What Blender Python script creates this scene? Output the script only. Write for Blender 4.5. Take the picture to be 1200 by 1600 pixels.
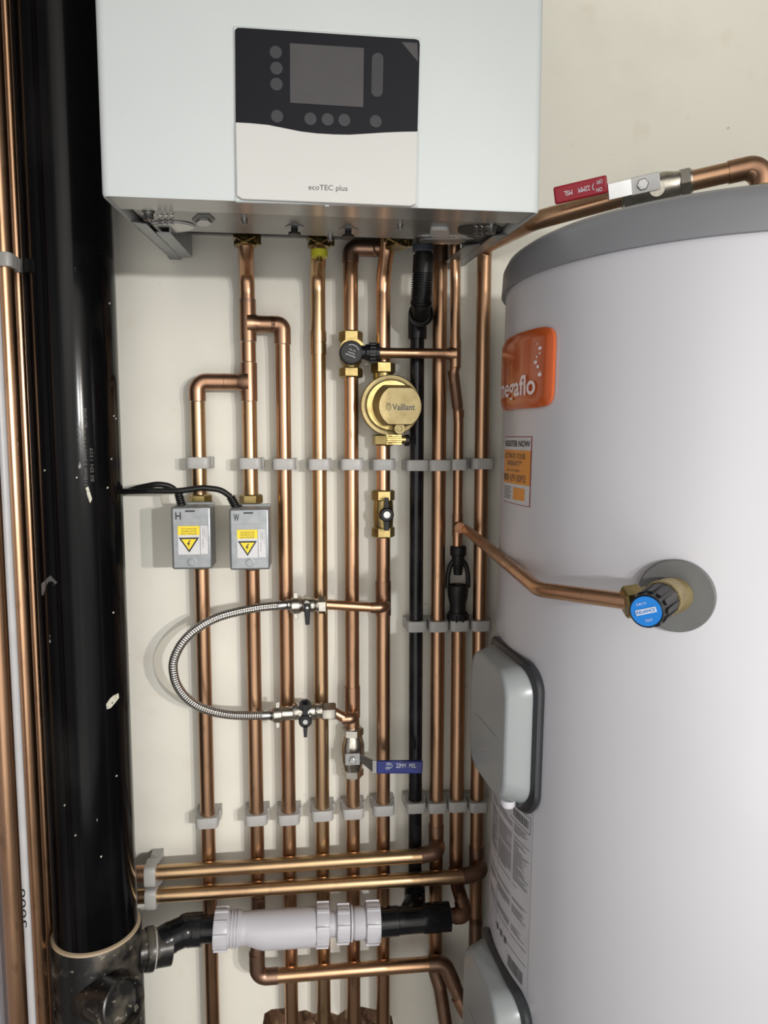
import bpy, math, random
import numpy as np
from mathutils import Vector, Matrix
random.seed(7)
S = bpy.context.scene
COL = S.collection
for o in list(bpy.data.objects): bpy.data.objects.remove(o)

# ---------------------------------------------------------------- camera, world, lamps, exposure
H = 1.45                     # eye height above the floor
F = 1100.0; YAW = math.radians(6.5); PIT = math.radians(5.4); DW = 1.10
CAM = Vector((0, -DW, H))
FW = Vector((math.sin(YAW)*math.cos(PIT), math.cos(YAW)*math.cos(PIT), -math.sin(PIT)))
RT = Vector((math.cos(YAW), -math.sin(YAW), 0)); UP = RT.cross(FW)
cd = bpy.data.cameras.new('camera'); cam = bpy.data.objects.new('camera', cd); COL.objects.link(cam)
cd.sensor_fit = 'VERTICAL'; cd.sensor_height = 36; cd.lens = F/1600*36; cd.clip_start = .01
cam.matrix_world = Matrix((( RT.x, UP.x, -FW.x, CAM.x), (RT.y, UP.y, -FW.y, CAM.y), (RT.z, UP.z, -FW.z, CAM.z), (0,0,0,1)))
S.camera = cam
S.view_settings.view_transform = 'Standard'; S.view_settings.look = 'None'
S.view_settings.gamma = 1; S.view_settings.use_curve_mapping = False
S.view_settings.exposure = 0.0

W = bpy.data.worlds.new('World'); S.world = W; W.use_nodes = True
nt = W.node_tree; nt.nodes.clear()
wo = nt.nodes.new('ShaderNodeOutputWorld'); wb = nt.nodes.new('ShaderNodeBackground')
tc = nt.nodes.new('ShaderNodeTexCoord'); sx = nt.nodes.new('ShaderNodeSeparateXYZ')
nt.links.new(tc.outputs['Generated'], sx.inputs[0])
wr = nt.nodes.new('ShaderNodeValToRGB'); ma = nt.nodes.new('ShaderNodeMapRange')
ma.inputs[1].default_value = -1; ma.inputs[2].default_value = 1
nt.links.new(sx.outputs[2], ma.inputs[0]); nt.links.new(ma.outputs[0], wr.inputs[0])
wr.color_ramp.elements[0].color = (.60,.59,.58,1); wr.color_ramp.elements[1].color = (.60,.57,.53,1)
wr.color_ramp.elements.new(.45).color = (.64,.62,.59,1); wr.color_ramp.elements.new(.62).color = (.70,.67,.62,1)
wn = nt.nodes.new('ShaderNodeTexNoise'); wn.inputs['Scale'].default_value = 1.6; wn.inputs['Detail'].default_value = 1
nt.links.new(tc.outputs['Generated'], wn.inputs['Vector'])
wm = nt.nodes.new('ShaderNodeMapRange'); wm.inputs[1].default_value = .35; wm.inputs[2].default_value = .65
wm.inputs[3].default_value = .6; wm.inputs[4].default_value = 1.4
nt.links.new(wn.outputs[0], wm.inputs[0])
wx = nt.nodes.new('ShaderNodeVectorMath'); wx.operation = 'SCALE'
nt.links.new(wr.outputs[0], wx.inputs[0]); nt.links.new(wm.outputs[0], wx.inputs['Scale'])
# the open room in front of the alcove is the bright side
wd = nt.nodes.new('ShaderNodeVectorMath'); wd.operation = 'DOT_PRODUCT'; wd.inputs[1].default_value = Vector((.05,-1,-.18)).normalized()
nt.links.new(tc.outputs['Generated'], wd.inputs[0])
wl = nt.nodes.new('ShaderNodeMapRange'); wl.interpolation_type = 'SMOOTHSTEP'
for i_, v_ in ((1,.55),(2,.99),(3,.30),(4,3.8)): wl.inputs[i_].default_value = v_
nt.links.new(wd.outputs['Value'], wl.inputs[0])
wy = nt.nodes.new('ShaderNodeVectorMath'); wy.operation = 'SCALE'
nt.links.new(wx.outputs[0], wy.inputs[0]); nt.links.new(wl.outputs[0], wy.inputs['Scale'])
nt.links.new(wy.outputs[0], wb.inputs[0]); wb.inputs[1].default_value = 1.0
nt.links.new(wb.outputs[0], wo.inputs[0])

def lamp(name, loc, tgt, size, watts, colr):
    l = bpy.data.lights.new(name, 'SPOT'); l.shadow_soft_size = size/2; l.spot_size = math.radians(56); l.spot_blend = 1; l.energy = watts; l.color = colr
    o = bpy.data.objects.new(name, l); COL.objects.link(o); o.location = loc
    o.rotation_euler = (Vector(tgt)-Vector(loc)).to_track_quat('-Z','Y').to_euler(); return o
lamp('room_lamp', (1.20, -2.5, H+.18), (-.25,0,H-.60), .05, 88, (1,.93,.84))
lamp('room_lamp', (.85, -2.5, H+.18), (-.25,0,H-.60), .05, 88, (.97,.98,1))

# ---------------------------------------------------------------- pixel helpers
def ray(px, py): return FW*F + RT*(px-600) + UP*(800-py)
def P(px, py, s):                                   # point at distance s in front of the back wall
    v = ray(px, py); t = (-s-CAM.y)/v.y; return CAM + v*t
def dep(p): return (p-CAM).dot(FW)
def m(px, p): return px*dep(p)/F                    # pixels -> metres at p

# ---------------------------------------------------------------- materials
def mat(name, col, rough=.5, metal=0, spec=.5, noise=None, bump=0, bscale=60, coat=0, rvar=0, uv=False, tr=0, stretch=(1,1,1), extra=None):
    mm = bpy.data.materials.new(name); mm.use_nodes = True; n = mm.node_tree; b = n.nodes['Principled BSDF']
    b.inputs['Base Color'].default_value = (*col,1); b.inputs['Roughness'].default_value = rough
    b.inputs['Metallic'].default_value = metal; b.inputs['Specular IOR Level'].default_value = spec
    b.inputs['Coat Weight'].default_value = coat; b.inputs['Coat Roughness'].default_value = .08
    tcn = n.nodes.new('ShaderNodeTexCoord'); mp = n.nodes.new('ShaderNodeMapping'); mp.inputs['Scale'].default_value = stretch
    g = n.nodes.new('ShaderNodeNewGeometry'); n.links.new(g.outputs['Position'], mp.inputs[0])
    last = None
    if noise is None: noise = [(tuple(c*.9 for c in col), 40, .35, .75)]
    for (c2, sc, lo, hi) in noise:
        t = n.nodes.new('ShaderNodeTexNoise'); t.inputs['Scale'].default_value = sc; t.inputs['Detail'].default_value = 6
        n.links.new(mp.outputs[0], t.inputs['Vector'])
        r = n.nodes.new('ShaderNodeMapRange'); r.inputs[1].default_value = lo; r.inputs[2].default_value = hi
        n.links.new(t.outputs[0], r.inputs[0])
        mx = n.nodes.new('ShaderNodeMix'); mx.data_type = 'RGBA'
        n.links.new(r.outputs[0], mx.inputs[0])
        if last is None: mx.inputs[6].default_value = (*col,1)
        else: n.links.new(last, mx.inputs[6])
        mx.inputs[7].default_value = (*c2,1); last = mx.outputs[2]
    n.links.new(last, b.inputs['Base Color'])
    if rvar:
        t = n.nodes.new('ShaderNodeTexNoise'); t.inputs['Scale'].default_value = bscale*.6; t.inputs['Detail'].default_value = 5
        n.links.new(mp.outputs[0], t.inputs['Vector'])
        r = n.nodes.new('ShaderNodeMapRange'); r.inputs[3].default_value = max(.03, rough-rvar); r.inputs[4].default_value = rough+rvar
        n.links.new(t.outputs[0], r.inputs[0]); n.links.new(r.outputs[0], b.inputs['Roughness'])
    if bump:
        t = n.nodes.new('ShaderNodeTexNoise'); t.inputs['Scale'].default_value = bscale; t.inputs['Detail'].default_value = 5
        n.links.new(mp.outputs[0], t.inputs['Vector'])
        bp = n.nodes.new('ShaderNodeBump'); bp.inputs['Strength'].default_value = bump; bp.inputs['Distance'].default_value = .004
        n.links.new(t.outputs[0], bp.inputs['Height']); n.links.new(bp.outputs[0], b.inputs['Normal'])
    if tr: b.inputs['Transmission Weight'].default_value = tr
    return mm
M = {}
M['wall'] = mat('painted_plaster', (.735,.72,.645), .75, noise=[((.65,.635,.565), 5, .5, .75), ((.42,.38,.31), 75, .69, .78), ((.70,.655,.57), 14, .60, .72)], bump=.12, bscale=30)
M['side'] = mat('side_wall_paint', (.60,.60,.66), .5, noise=[((.5,.5,.55), 8, .4, .8)], bump=.05)
M['floor'] = mat('concrete_floor', (.3,.28,.26), .9, bump=.3)
M['rubble'] = mat('broken_masonry', (.16,.085,.05), .95, noise=[((.38,.28,.16), 60, .5, .7)], bump=1, bscale=70)
def copper(nm, c, dark, r=.24):
    r += .09
    return mat(nm, c, r, 1, noise=[(dark, 14, .42, .72), (tuple(x*.55 for x in c), 60, .62, .78)], rvar=.10, bscale=40, stretch=(1,1,.35))
M['cu'] = copper('copper', (.50,.305,.185), (.345,.20,.12))
M['cu_b'] = copper('bright_copper', (.66,.40,.24), (.50,.295,.17), .2)
M['cu_g'] = copper('golden_copper', (.53,.36,.205), (.40,.26,.155), .22)
M['cu_d'] = copper('tarnished_copper', (.34,.215,.15), (.22,.14,.10), .32)
M['cu_f'] = copper('fitting_copper', (.46,.27,.17), (.28,.165,.105), .27)
M['solder'] = mat('solder', (.62,.56,.50), .35, 1)
M['brass'] = mat('brass', (.38,.29,.12), .32, 1, noise=[((.21,.155,.065), 50, .45, .75)], rvar=.1)
M['brass_l'] = mat('pale_cast_brass', (.42,.34,.175), .5, 1, noise=[((.32,.25,.12), 60, .45, .75)], bump=.25, bscale=700)
M['nickel'] = mat('nickel_plate', (.56,.53,.47), .25, 1, noise=[((.36,.33,.28), 50, .45, .75)], rvar=.08)
M['chrome'] = mat('bright_steel', (.45,.45,.44), .25, 1)
M['galv'] = mat('grey_steel_box', (.29,.305,.315), .38, .7, noise=[((.24,.255,.265), 90, .4, .7)], bump=.05)
M['steel'] = mat('painted_grey_steel', (.34,.34,.33), .25, .5, noise=[((.31,.31,.30), 30, .4, .7)])
M['plate'] = mat('chassis_steel', (.23,.235,.225), .3, .4, noise=[((.21,.21,.20), 30, .4, .7)])
M['zinc'] = mat('zinc_plate', (.36,.36,.355), .3, .9)
M['dark'] = mat('dark_interior', (.03,.03,.03), .6)
M['white'] = mat('white_enamel', (.50,.535,.535), .5, spec=.3, noise=[((.485,.52,.52), 8, .4, .7)])
M['flap'] = mat('off_white_plastic', (.50,.50,.485), .4, noise=[((.49,.49,.475), 8, .4, .7)])
M['panel'] = mat('black_panel', (.006,.006,.010), .2, spec=.14)
M['screen'] = mat('grey_display', (.055,.053,.056), .35, spec=.3)
M['button'] = mat('grey_touch_key', (.035,.035,.04), .4, spec=.3)
M['print'] = mat('grey_print', (.07,.07,.07), .5)
M['ink'] = mat('black_ink', (.01,.01,.01), .5)
M['black'] = mat('black_plastic', (.004,.004,.005), .2, spec=.3, noise=[((.016,.016,.018), 30, .4, .7)])
M['rubber'] = mat('matt_black_plastic', (.008,.008,.008), .42, spec=.3)
M['stack'] = mat('scuffed_black_pvc', (.002,.002,.0025), .14, spec=.16, noise=[((.012,.0115,.011), 9, .52, .75), ((.30,.29,.27), 70, .735, .76)], rvar=.06, bscale=20, bump=.03, stretch=(1,1,.45))
M['stain'] = mat('dusty_black_pvc', (.012,.012,.012), .3, spec=.35, noise=[((.10,.088,.07), 30, .50, .70), ((.30,.27,.22), 85, .63, .72)], bump=.1)
M['wpl'] = mat('white_pipe_plastic', (.50,.495,.53), .32, noise=[((.48,.475,.51), 12, .4, .7)])
M['nylon'] = mat('translucent_white_nylon', (.39,.385,.37), .42, noise=[((.37,.365,.35), 50, .4, .7)])
M['tank'] = mat('lilac_white_casing', (.52,.52,.555), .3, noise=[((.535,.535,.57), 4, .4, .7)], coat=.15)
M['lid'] = mat('grey_lid', (.20,.205,.22), .35, noise=[((.19,.195,.21), 10, .4, .7)])
M['cover'] = mat('grey_cover_plastic', (.26,.28,.285), .3, noise=[((.245,.265,.27), 10, .4, .7)])
M['gasket'] = mat('dark_rubber_seal', (.022,.024,.028), .3)
M['grey'] = mat('mid_grey_plastic', (.125,.13,.13), .45, bump=.05, bscale=300)
M['orange'] = mat('orange_badge', (.46,.085,.018), .18, noise=[((.42,.075,.016), 10, .4, .7)], coat=.3)
M['amber'] = mat('amber_print', (.70,.27,.035), .4)
M['paper'] = mat('white_label', (.58,.58,.59), .4)
M['paper2'] = mat('pale_grey_label', (.50,.50,.53), .35)
M['lettering'] = mat('pink_white_lettering', (.80,.68,.68), .35)
M['pale'] = mat('pale_lettering', (.62,.65,.72), .45)
M['yellow'] = mat('yellow_print', (.80,.62,.02), .4)
M['ytag'] = mat('yellow_tag', (.62,.60,.04), .4)
M['red'] = mat('red_grip', (.27,.010,.022), .35, spec=.3)
M['blue'] = mat('blue_grip', (.012,.022,.16), .28)
M['dial'] = mat('bright_blue_dial', (.02,.20,.62), .5, spec=.2)
M['clear'] = mat('smoked_translucent_hose', (.06,.07,.09), .2)
M['caulk'] = mat('beige_seal', (.42,.33,.22), .6)
M['faint'] = mat('faint_print', (.07,.072,.068), .5)
M['flake'] = mat('cream_paint_flake', (.58,.57,.47), .7, noise=[((.35,.34,.28), 300, .5, .6)])
M['tape'] = mat('clear_grey_tape', (.10,.10,.105), .25)
def braid():
    mm = bpy.data.materials.new('steel_braid'); mm.use_nodes = True; n = mm.node_tree; b = n.nodes['Principled BSDF']
    b.inputs['Metallic'].default_value = 1; b.inputs['Roughness'].default_value = .28
    uv = n.nodes.new('ShaderNodeTexCoord'); sp = n.nodes.new('ShaderNodeSeparateXYZ'); n.links.new(uv.outputs['UV'], sp.inputs[0])
    def mth(op, a, bb=None):
        k = n.nodes.new('ShaderNodeMath'); k.operation = op
        for i, q in enumerate((a, bb)):
            if q is None: continue
            if isinstance(q, (int, float)): k.inputs[i].default_value = q
            else: n.links.new(q, k.inputs[i])
        return k.outputs[0]
    U = mth('MULTIPLY', sp.outputs[0], 2*math.pi*8); V = mth('MULTIPLY', sp.outputs[1], 2*math.pi*150)
    a = mth('SINE', mth('ADD', U, V)); c = mth('SINE', mth('SUBTRACT', U, V))
    h = mth('MULTIPLY', a, c); h2 = mth('MULTIPLY', mth('ADD', h, 1), .5)
    r = n.nodes.new('ShaderNodeValToRGB'); n.links.new(h2, r.inputs[0])
    r.color_ramp.elements[0].color = (.10,.095,.09,1); r.color_ramp.elements[0].position = .25
    r.color_ramp.elements[1].color = (.62,.60,.56,1); r.color_ramp.elements[1].position = .7
    n.links.new(r.outputs[0], b.inputs['Base Color'])
    bp = n.nodes.new('ShaderNodeBump'); bp.inputs['Strength'].default_value = .6; bp.inputs['Distance'].default_value = .001
    n.links.new(h2, bp.inputs['Height']); n.links.new(bp.outputs[0], b.inputs['Normal']); return mm
M['braid'] = braid()

# ---------------------------------------------------------------- mesh builder
def frame(a):
    a = Vector(a).normalized(); h = Vector((0,0,1)) if abs(a.z) < .9 else Vector((1,0,0))
    u = h.cross(a).normalized(); return u, a.cross(u), a
def fillet(pts, rad, n=7):
    pts = [Vector(p) for p in pts]; out = [pts[0]]
    for i in range(1, len(pts)-1):
        a, b, c = pts[i-1], pts[i], pts[i+1]; u = (a-b).normalized(); v = (c-b).normalized()
        ang = u.angle(v)
        if ang > 3.1: out.append(b); continue
        d = min(rad/math.tan(ang/2), .49*(a-b).length, .49*(c-b).length); rr = d*math.tan(ang/2)
        cen = b + (u+v).normalized()*(rr/math.sin(ang/2)); p0 = b+u*d-cen; p1 = b+v*d-cen
        th = p0.angle(p1); ax = p0.cross(p1)
        if ax.length < 1e-12: out.append(b); continue
        ax.normalize()
        for k in range(n+1): out.append(cen + Matrix.Rotation(th*k/n, 3, ax) @ p0)
    out.append(pts[-1]); return out
INV = {}
class MB:
    def __init__(s): s.v = []; s.f = []; s.uv = {}
    def loft(s, rings, cap=True, close=True):
        b = len(s.v); n = len(rings[0])
        for r in rings: s.v += [Vector(p) for p in r]
        for i in range(len(rings)-1):
            for k in range(n if close else n-1):
                k2 = (k+1) % n; s.uv[len(s.f)] = ((k/n, i), ((k+1)/n, i), ((k+1)/n, i+1), (k/n, i+1))
                s.f.append((b+i*n+k, b+i*n+k2, b+(i+1)*n+k2, b+(i+1)*n+k))
        if cap:
            s.f.append(tuple(b+k for k in reversed(range(n)))); s.f.append(tuple(b+(len(rings)-1)*n+k for k in range(n)))
        return s
    def tube(s, pts, r, n=20, cap=True):
        pts = [Vector(p) for p in pts]; u = None; rings = []
        L = [0]
        for i in range(1, len(pts)): L.append(L[-1]+(pts[i]-pts[i-1]).length)
        for i, p in enumerate(pts):
            t = (pts[min(i+1, len(pts)-1)]-pts[max(i-1, 0)]).normalized()
            if u is None: u = frame(t)[0]
            u = (u - t*u.dot(t)).normalized(); w = t.cross(u)
            rr = r[i] if isinstance(r, (list, tuple)) else r
            k = 1.0
            if 0 < i < len(pts)-1: k = 1/max(.5, math.cos(((pts[i]-pts[i-1]).angle(pts[i+1]-pts[i]))/2))
            rings.append([p + u*(rr*math.cos(2*math.pi*j/n)) + w*(rr*math.sin(2*math.pi*j/n)) for j in range(n)])
        f0 = len(s.f); s.loft(rings, cap)
        for i in range(len(rings)-1):
            for k2 in range(n):
                s.uv[f0+i*n+k2] = ((k2/n, L[i]), ((k2+1)/n, L[i]), ((k2+1)/n, L[i+1]), (k2/n, L[i+1]))
        return s
    def lathe(s, c, a, prof, n=32, rot=0):
        u, w, a = frame(a); c = Vector(c)
        rings = [[c + a*t + (u*math.cos(2*math.pi*j/n+rot) + w*math.sin(2*math.pi*j/n+rot))*max(r, 1e-5) for j in range(n)] for t, r in prof]
        return s.loft(rings)
    def hexn(s, c, a, t0, t1, R, rot=.2, n=6):
        ch = abs(t1-t0)*.12
        s.lathe(c, a, [(t0, R*.86), (t0+ch, R), (t1-ch, R), (t1, R*.86)], n, rot); return s
    def box(s, c, size, rot=None):
        c = Vector(c); x, y, z = [q/2 for q in size]; R = rot or Matrix.Identity(3)
        q = [c + R @ Vector(p) for p in ((-x,-y,-z),(x,-y,-z),(x,y,-z),(-x,y,-z),(-x,-y,z),(x,-y,z),(x,y,z),(-x,y,z))]
        b = len(s.v); s.v += q
        s.f += [tuple(b+i for i in f) for f in ((0,3,2,1),(4,5,6,7),(0,1,5,4),(1,2,6,5),(2,3,7,6),(3,0,4,7))]; return s
    def prism(s, poly, vec):
        vec = Vector(vec); return s.loft([[Vector(p) for p in poly], [Vector(p)+vec for p in poly]])
    def sphere(s, c, r, n=16):
        return s.lathe(c, (0,0,1), [(-r*math.cos(math.pi*k/n), r*math.sin(math.pi*k/n)) for k in range(n+1)], n*2)
    def grid(s, fn, nu=1, nv=1):
        b = len(s.v)
        for j in range(nv+1):
            for i in range(nu+1): s.v.append(Vector(fn(i/nu, j/nv)))
        for j in range(nv):
            for i in range(nu): s.f.append((b+j*(nu+1)+i, b+j*(nu+1)+i+1, b+(j+1)*(nu+1)+i+1, b+(j+1)*(nu+1)+i))
        return s
    def build(s, name, mt, parent=None, bevel=0, seg=2, ang=35):
        me = bpy.data.meshes.new(name)
        inv = INV.get(parent.as_pointer()) if parent else None
        vs = [inv @ p for p in s.v] if inv else s.v
        me.from_pydata([tuple(p) for p in vs], [], s.f)
        ul = me.uv_layers.new(name='UVMap')
        for p in me.polygons:
            q = s.uv.get(p.index)
            if q:
                for li, c in zip(p.loop_indices, q): ul.data[li].uv = c
        o = bpy.data.objects.new(name, me); COL.objects.link(o)
        me.materials.append(M[mt] if isinstance(mt, str) else mt)
        import bmesh
        bm = bmesh.new(); bm.from_mesh(me); bmesh.ops.remove_doubles(bm, verts=bm.verts, dist=1e-7)
        bmesh.ops.recalc_face_normals(bm, faces=bm.faces); bm.to_mesh(me); bm.free()
        for p in me.polygons: p.use_smooth = True
        me.set_sharp_from_angle(angle=math.radians(ang))
        if parent: o.parent = parent
        if bevel:
            b = o.modifiers.new('bevel', 'BEVEL'); b.width = bevel; b.segments = seg; b.limit_method = 'ANGLE'; b.angle_limit = math.radians(40)
        return o
def tag(o, label=None, cat=None, group=None, kind=None):
    if label: o['label'] = label
    if cat: o['category'] = cat
    if group: o['group'] = group
    if kind: o['kind'] = kind
    return o
def thing(name, loc, label, cat, group=None, mtx=None):
    o = bpy.data.objects.new(name, None); COL.objects.link(o); o.empty_display_size = .02
    o.matrix_world = mtx if mtx is not None else Matrix.Translation(Vector(loc))
    INV[o.as_pointer()] = Matrix.Identity(4) if mtx is not None else o.matrix_world.inverted()   # with mtx: parts come in local coordinates
    return tag(o, label, cat, group)
def child(o, parent):                                  # keep parts-of-parts in the same frame
    INV[o.as_pointer()] = INV.get(parent.as_pointer(), Matrix.Identity(4)); return o
def plane_fn(o, ux, vy):
    o, ux, vy = Vector(o), Vector(ux), Vector(vy); return lambda u, v: o + ux*u + vy*v
def text(body, fn, mt, parent, name='lettering', bold=False):
    cu = bpy.data.curves.new('t', 'FONT'); cu.body = body; cu.resolution_u = 3
    if bold: cu.offset = .018
    ob = bpy.data.objects.new('t', cu); COL.objects.link(ob)
    dg = bpy.context.evaluated_depsgraph_get(); me = bpy.data.meshes.new_from_object(ob.evaluated_get(dg))
    vs = [(v.co.x, v.co.y) for v in me.vertices]; fs = [tuple(p.vertices) for p in me.polygons]
    bpy.data.objects.remove(ob); bpy.data.curves.remove(cu); bpy.data.meshes.remove(me)
    x0 = min(v[0] for v in vs); x1 = max(v[0] for v in vs); y0 = min(v[1] for v in vs); y1 = max(v[1] for v in vs)
    k = MB(); k.v = [Vector(fn((x-x0)/(x1-x0), (y-y0)/(y1-y0))) for x, y in vs]; k.f = fs
    return k.build(name, mt, parent)

# ---------------------------------------------------------------- the setting
def struct(o): o['kind'] = 'structure'; return o
hole = [P(px, py, 0) for px, py in ((408,1640),(410,1604),(413,1584),(424,1577),(446,1575),(462,1581),(478,1578),(490,1584),(512,1580),(528,1586),(545,1574),(566,1573),(584,1577),(603,1580),(612,1588),(616,1610),(622,1640),(600,1690),(500,1700),(430,1690))]
def wall_back():
    import bmesh
    bm = bmesh.new()
    out = [(-.48,0,0), (1.15,0,0), (1.15,0,2.6), (-.48,0,2.6)]
    def loop(pts):
        vs = [bm.verts.new(p) for p in pts]; return [bm.edges.new((vs[i], vs[(i+1) % len(vs)])) for i in range(len(vs))], vs
    e1, _ = loop(out); e2, hv = loop([(p.x, 0, p.z) for p in hole])
    bmesh.ops.triangle_fill(bm, use_beauty=True, edges=e1+e2)
    back = [bm.verts.new((v.co.x, .016, v.co.z)) for v in hv]
    for i in range(len(hv)): bm.faces.new((hv[i], hv[(i+1) % len(hv)], back[(i+1) % len(hv)], back[i]))
    me = bpy.data.meshes.new('wall_back'); bm.to_mesh(me); bm.free(); me.materials.append(M['wall'])
    o = bpy.data.objects.new('wall_back', me); COL.objects.link(o); return struct(o)
wall_back()
c = sum(hole, Vector())/len(hole)
def rough(u, v): return Vector((c.x-.16+.32*u, .07+.035*math.sin(u*23+v*9)*math.cos(v*17), c.z-.12+.28*v))
cv = MB().grid(rough, 30, 20)
cv.box((c.x, .112, c.z+.0), (.36,.01,.34))
struct(cv.build('wall_cavity', 'rubble'))
k = MB().prism([(-.43,.0,0), (-.392,0,0), (-.392,-.8,0), (-.43,-.8,0)], (0,0,2.6)); struct(k.build('wall_left', 'side'))
k = MB().box((1.165,-.3,1.3), (.03,.6,2.6)); struct(k.build('wall_right', 'wall'))
k = MB().box((.36,-.9,-.01), (3.4,2.4,.02)); struct(k.build('floor', 'floor'))
k = MB().box((.36,-.3,2.61), (1.64,.6,.02)); struct(k.build('ceiling', 'wall'))

# ---------------------------------------------------------------- copper pipework helpers
SP = .030                                            # pipe centre off the wall
def vx(a, b, s=SP): return (P(a[0],a[1],s).x + P(b[0],b[1],s).x)/2
X = [vx((310,685),(324,1245)), vx((392.3,685),(398.8,1245)), vx((444.5,685),(450,1245)), vx((499,685),(502.9,1234)),
     vx((548.5,685),(551.6,1234)), vx((600,747),(597.5,1234)), vx((652.5,660),(647.7,1234)), vx((687,660),(681,1234)),
     vx((716,697),(714.5,850)), vx((752.7,685),(746.2,1234))]
X9b = P(713.7,1234,SP).x
R22, R15 = .011, .0075
def Z(px, py, s=SP): return P(px, py, s).z
def V(i, py, s=SP, px=None):                         # point on wall pipe i at photo height py
    x = X[i]; q = 600
    for _ in range(3):                               # find the pixel column of that x at that height
        p = P(q, py, s); q += (x-p.x)*F/dep(p)
    p = P(q, py, s); return Vector((x, -s, p.z))
def tube(t, pts, r=R22, mt='cu', rad=.018, name='tube'):
    return MB().tube(fillet(pts, rad), r).build(name, mt, t)
def sleeve(t, a, b, r=R22, mt='cu_f', name='coupling', solder=True):
    a, b = Vector(a), Vector(b); L = (b-a).length; R = r*1.10
    k = MB().lathe(a, b-a, [(0, r*.98), (0, R), (L, R), (L, r*.98)], 24); o = k.build(name, mt, t)
    return o
def elbow(t, a, cpt, b, r=R22, mt='cu_f', rad=.019, name='elbow'):
    return MB().tube(fillet([a, cpt, b], rad, 10), r*1.11, 24).build(name, mt, t)
def tee(t, a, b, cpt, br, r=R22, rb=None, mt='cu_f'):
    rb = rb or r; a, b, cpt, br = map(Vector, (a, b, cpt, br))
    k = MB().tube([a, b], r*1.11, 24); d = (br-cpt); L = d.length
    k.lathe(cpt, d, [(0, rb*1.5), (r*.9, rb*1.38), (r*1.35, rb*1.16), (r*1.6, rb*1.11), (L, rb*1.11)], 24)
    return k.build('tee', mt, t)
def up(p, d): return Vector(p)+Vector((0,0,d))
def hx(v, dx=0, dy=0, dz=0): return Vector(v)+Vector((dx, dy, dz))

# ================================================================ BOILER
zb0 = H+.2397; kk = .0344/.37
SB = .37
def zu(s): return zb0 + kk*(SB-s)
def U(px, py, dz=0):                                 # ray onto the slanted underside
    v = ray(px, py); # z = zb0+dz + kk*(SB + y)
    t = (zb0+dz+kk*(SB+CAM.y)-CAM.z)/(v.z-kk*v.y); return CAM+v*t
xl, xr = -.1918, .2463
boil = thing('boiler', ((xl+xr)/2, 0, zb0), 'large white wall boiler with black control display hanging above the copper pipes', 'boiler')
prof = []
def rr(x, s, rad, a0, a1, n=6): return [(x+rad*math.cos(math.radians(a0+(a1-a0)*i/n)), -(s)+rad*math.sin(math.radians(a0+(a1-a0)*i/n))) for i in range(n+1)]
pl = [(xl, -.012)] + rr(xl+.009, SB-.009, .009, 180, 270) + rr(xr-.009, SB-.009, .009, 270, 360) + [(xr, -.012)]
def ring(z, dz=True, ins=0):
    return [Vector((x + (ins if x < 0 else -ins), y+(ins if y < -.1 else 0), (zu(-y) if dz else z)+ (z if dz else 0))) for x, y in pl]
k = MB()
k.loft([ring(.003, True, .0035), ring(0, True, .001), ring(.003), ring(zb0+.72, False)], cap=False, close=False)
# roof and inner rim
b = len(k.v); k.v += ring(zb0+.72, False); k.f.append(tuple(b+i for i in range(len(pl))))
k.loft([ring(.003, True, .0035), ring(.014, True, .004)], cap=False, close=False)
k.build('casing', 'white', boil, ang=50)
# glossy grey lip under the front and the chassis plate
def under(xa, xb, s0, s1, dz, th): 
    k = MB(); q = [Vector((xa,-s0,zu(s0)+dz)), Vector((xb,-s0,zu(s0)+dz)), Vector((xb,-s1,zu(s1)+dz)), Vector((xa,-s1,zu(s1)+dz))]
    return k.prism(q, (0,0,th))
sl = -U(380,336.5).y; sp_ = -U(450,374).y
under(xl+.003, xr-.003, SB-.006, sl, .002, .003).build('front_lip', 'steel', boil)
cp = child(under(xl+.012, xr-.012, sl-.001, sp_, .0055, .002).build('chassis_plate', 'plate', boil, bevel=.0004), boil)
k = MB().box(((xl+xr)/2, -.155, zb0+.16), (.425,.28,.10)); k.build('inner_tray', 'dark', boil)
k = MB().box(((xl+xr)/2, -.004, zb0+.38), (.40,.008,.62)); k.build('back_plate', 'steel', boil)
# side flanges running back to the wall
for sg, x0 in ((1, xl), (-1, xr)):
    s0 = .255
    k = MB()
    a = [Vector((x0+sg*.0015,-s,zu(s)+d)) for s, d in ((s0,.0),(.012,.0),(.012,.05),(s0,.05))]
    k.prism(a, (sg*.0014,0,0))
    q = [Vector((x0+sg*.0015,-s0,zu(s0))), Vector((x0+sg*.0165,-s0+.012,zu(s0-.012))), Vector((x0+sg*.0165,-.02,zu(.02))), Vector((x0+sg*.0015,-.012,zu(.012)))]
    k.prism(q, (0,0,.0014)); k.build('side_flange', 'galv', boil)
k = MB(); q = [Vector((xl+.0185,-.20,zu(.2)-.001)), Vector((xl+.034,-.20,zu(.2)-.001)), Vector((xl+.034,-.03,zu(.03)-.001)), Vector((xl+.0185,-.02,zu(.02)-.001))]
k.prism(q, (0,0,.0015)); k.prism([q[1], q[2], q[2]+Vector((0,0,.04)), q[1]+Vector((0,0,.04))], (.0015,0,0)); k.build('chassis_rail', 'galv', boil)
q = [Vector((xr-.0185,-.19,zu(.19)-.001)), Vector((xr-.036,-.175,zu(.175)-.001)), Vector((xr-.036,-.05,zu(.05)-.001)), Vector((xr-.0185,-.04,zu(.04)-.001))]
MB().prism(q, (0,0,.0015)).build('chassis_rail', 'galv', boil)
p = P(274,400,.004); MB().box((p.x,-.012,p.z+.02), (.017,.018,.05)).build('hanging_bracket', 'galv', boil)
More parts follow.
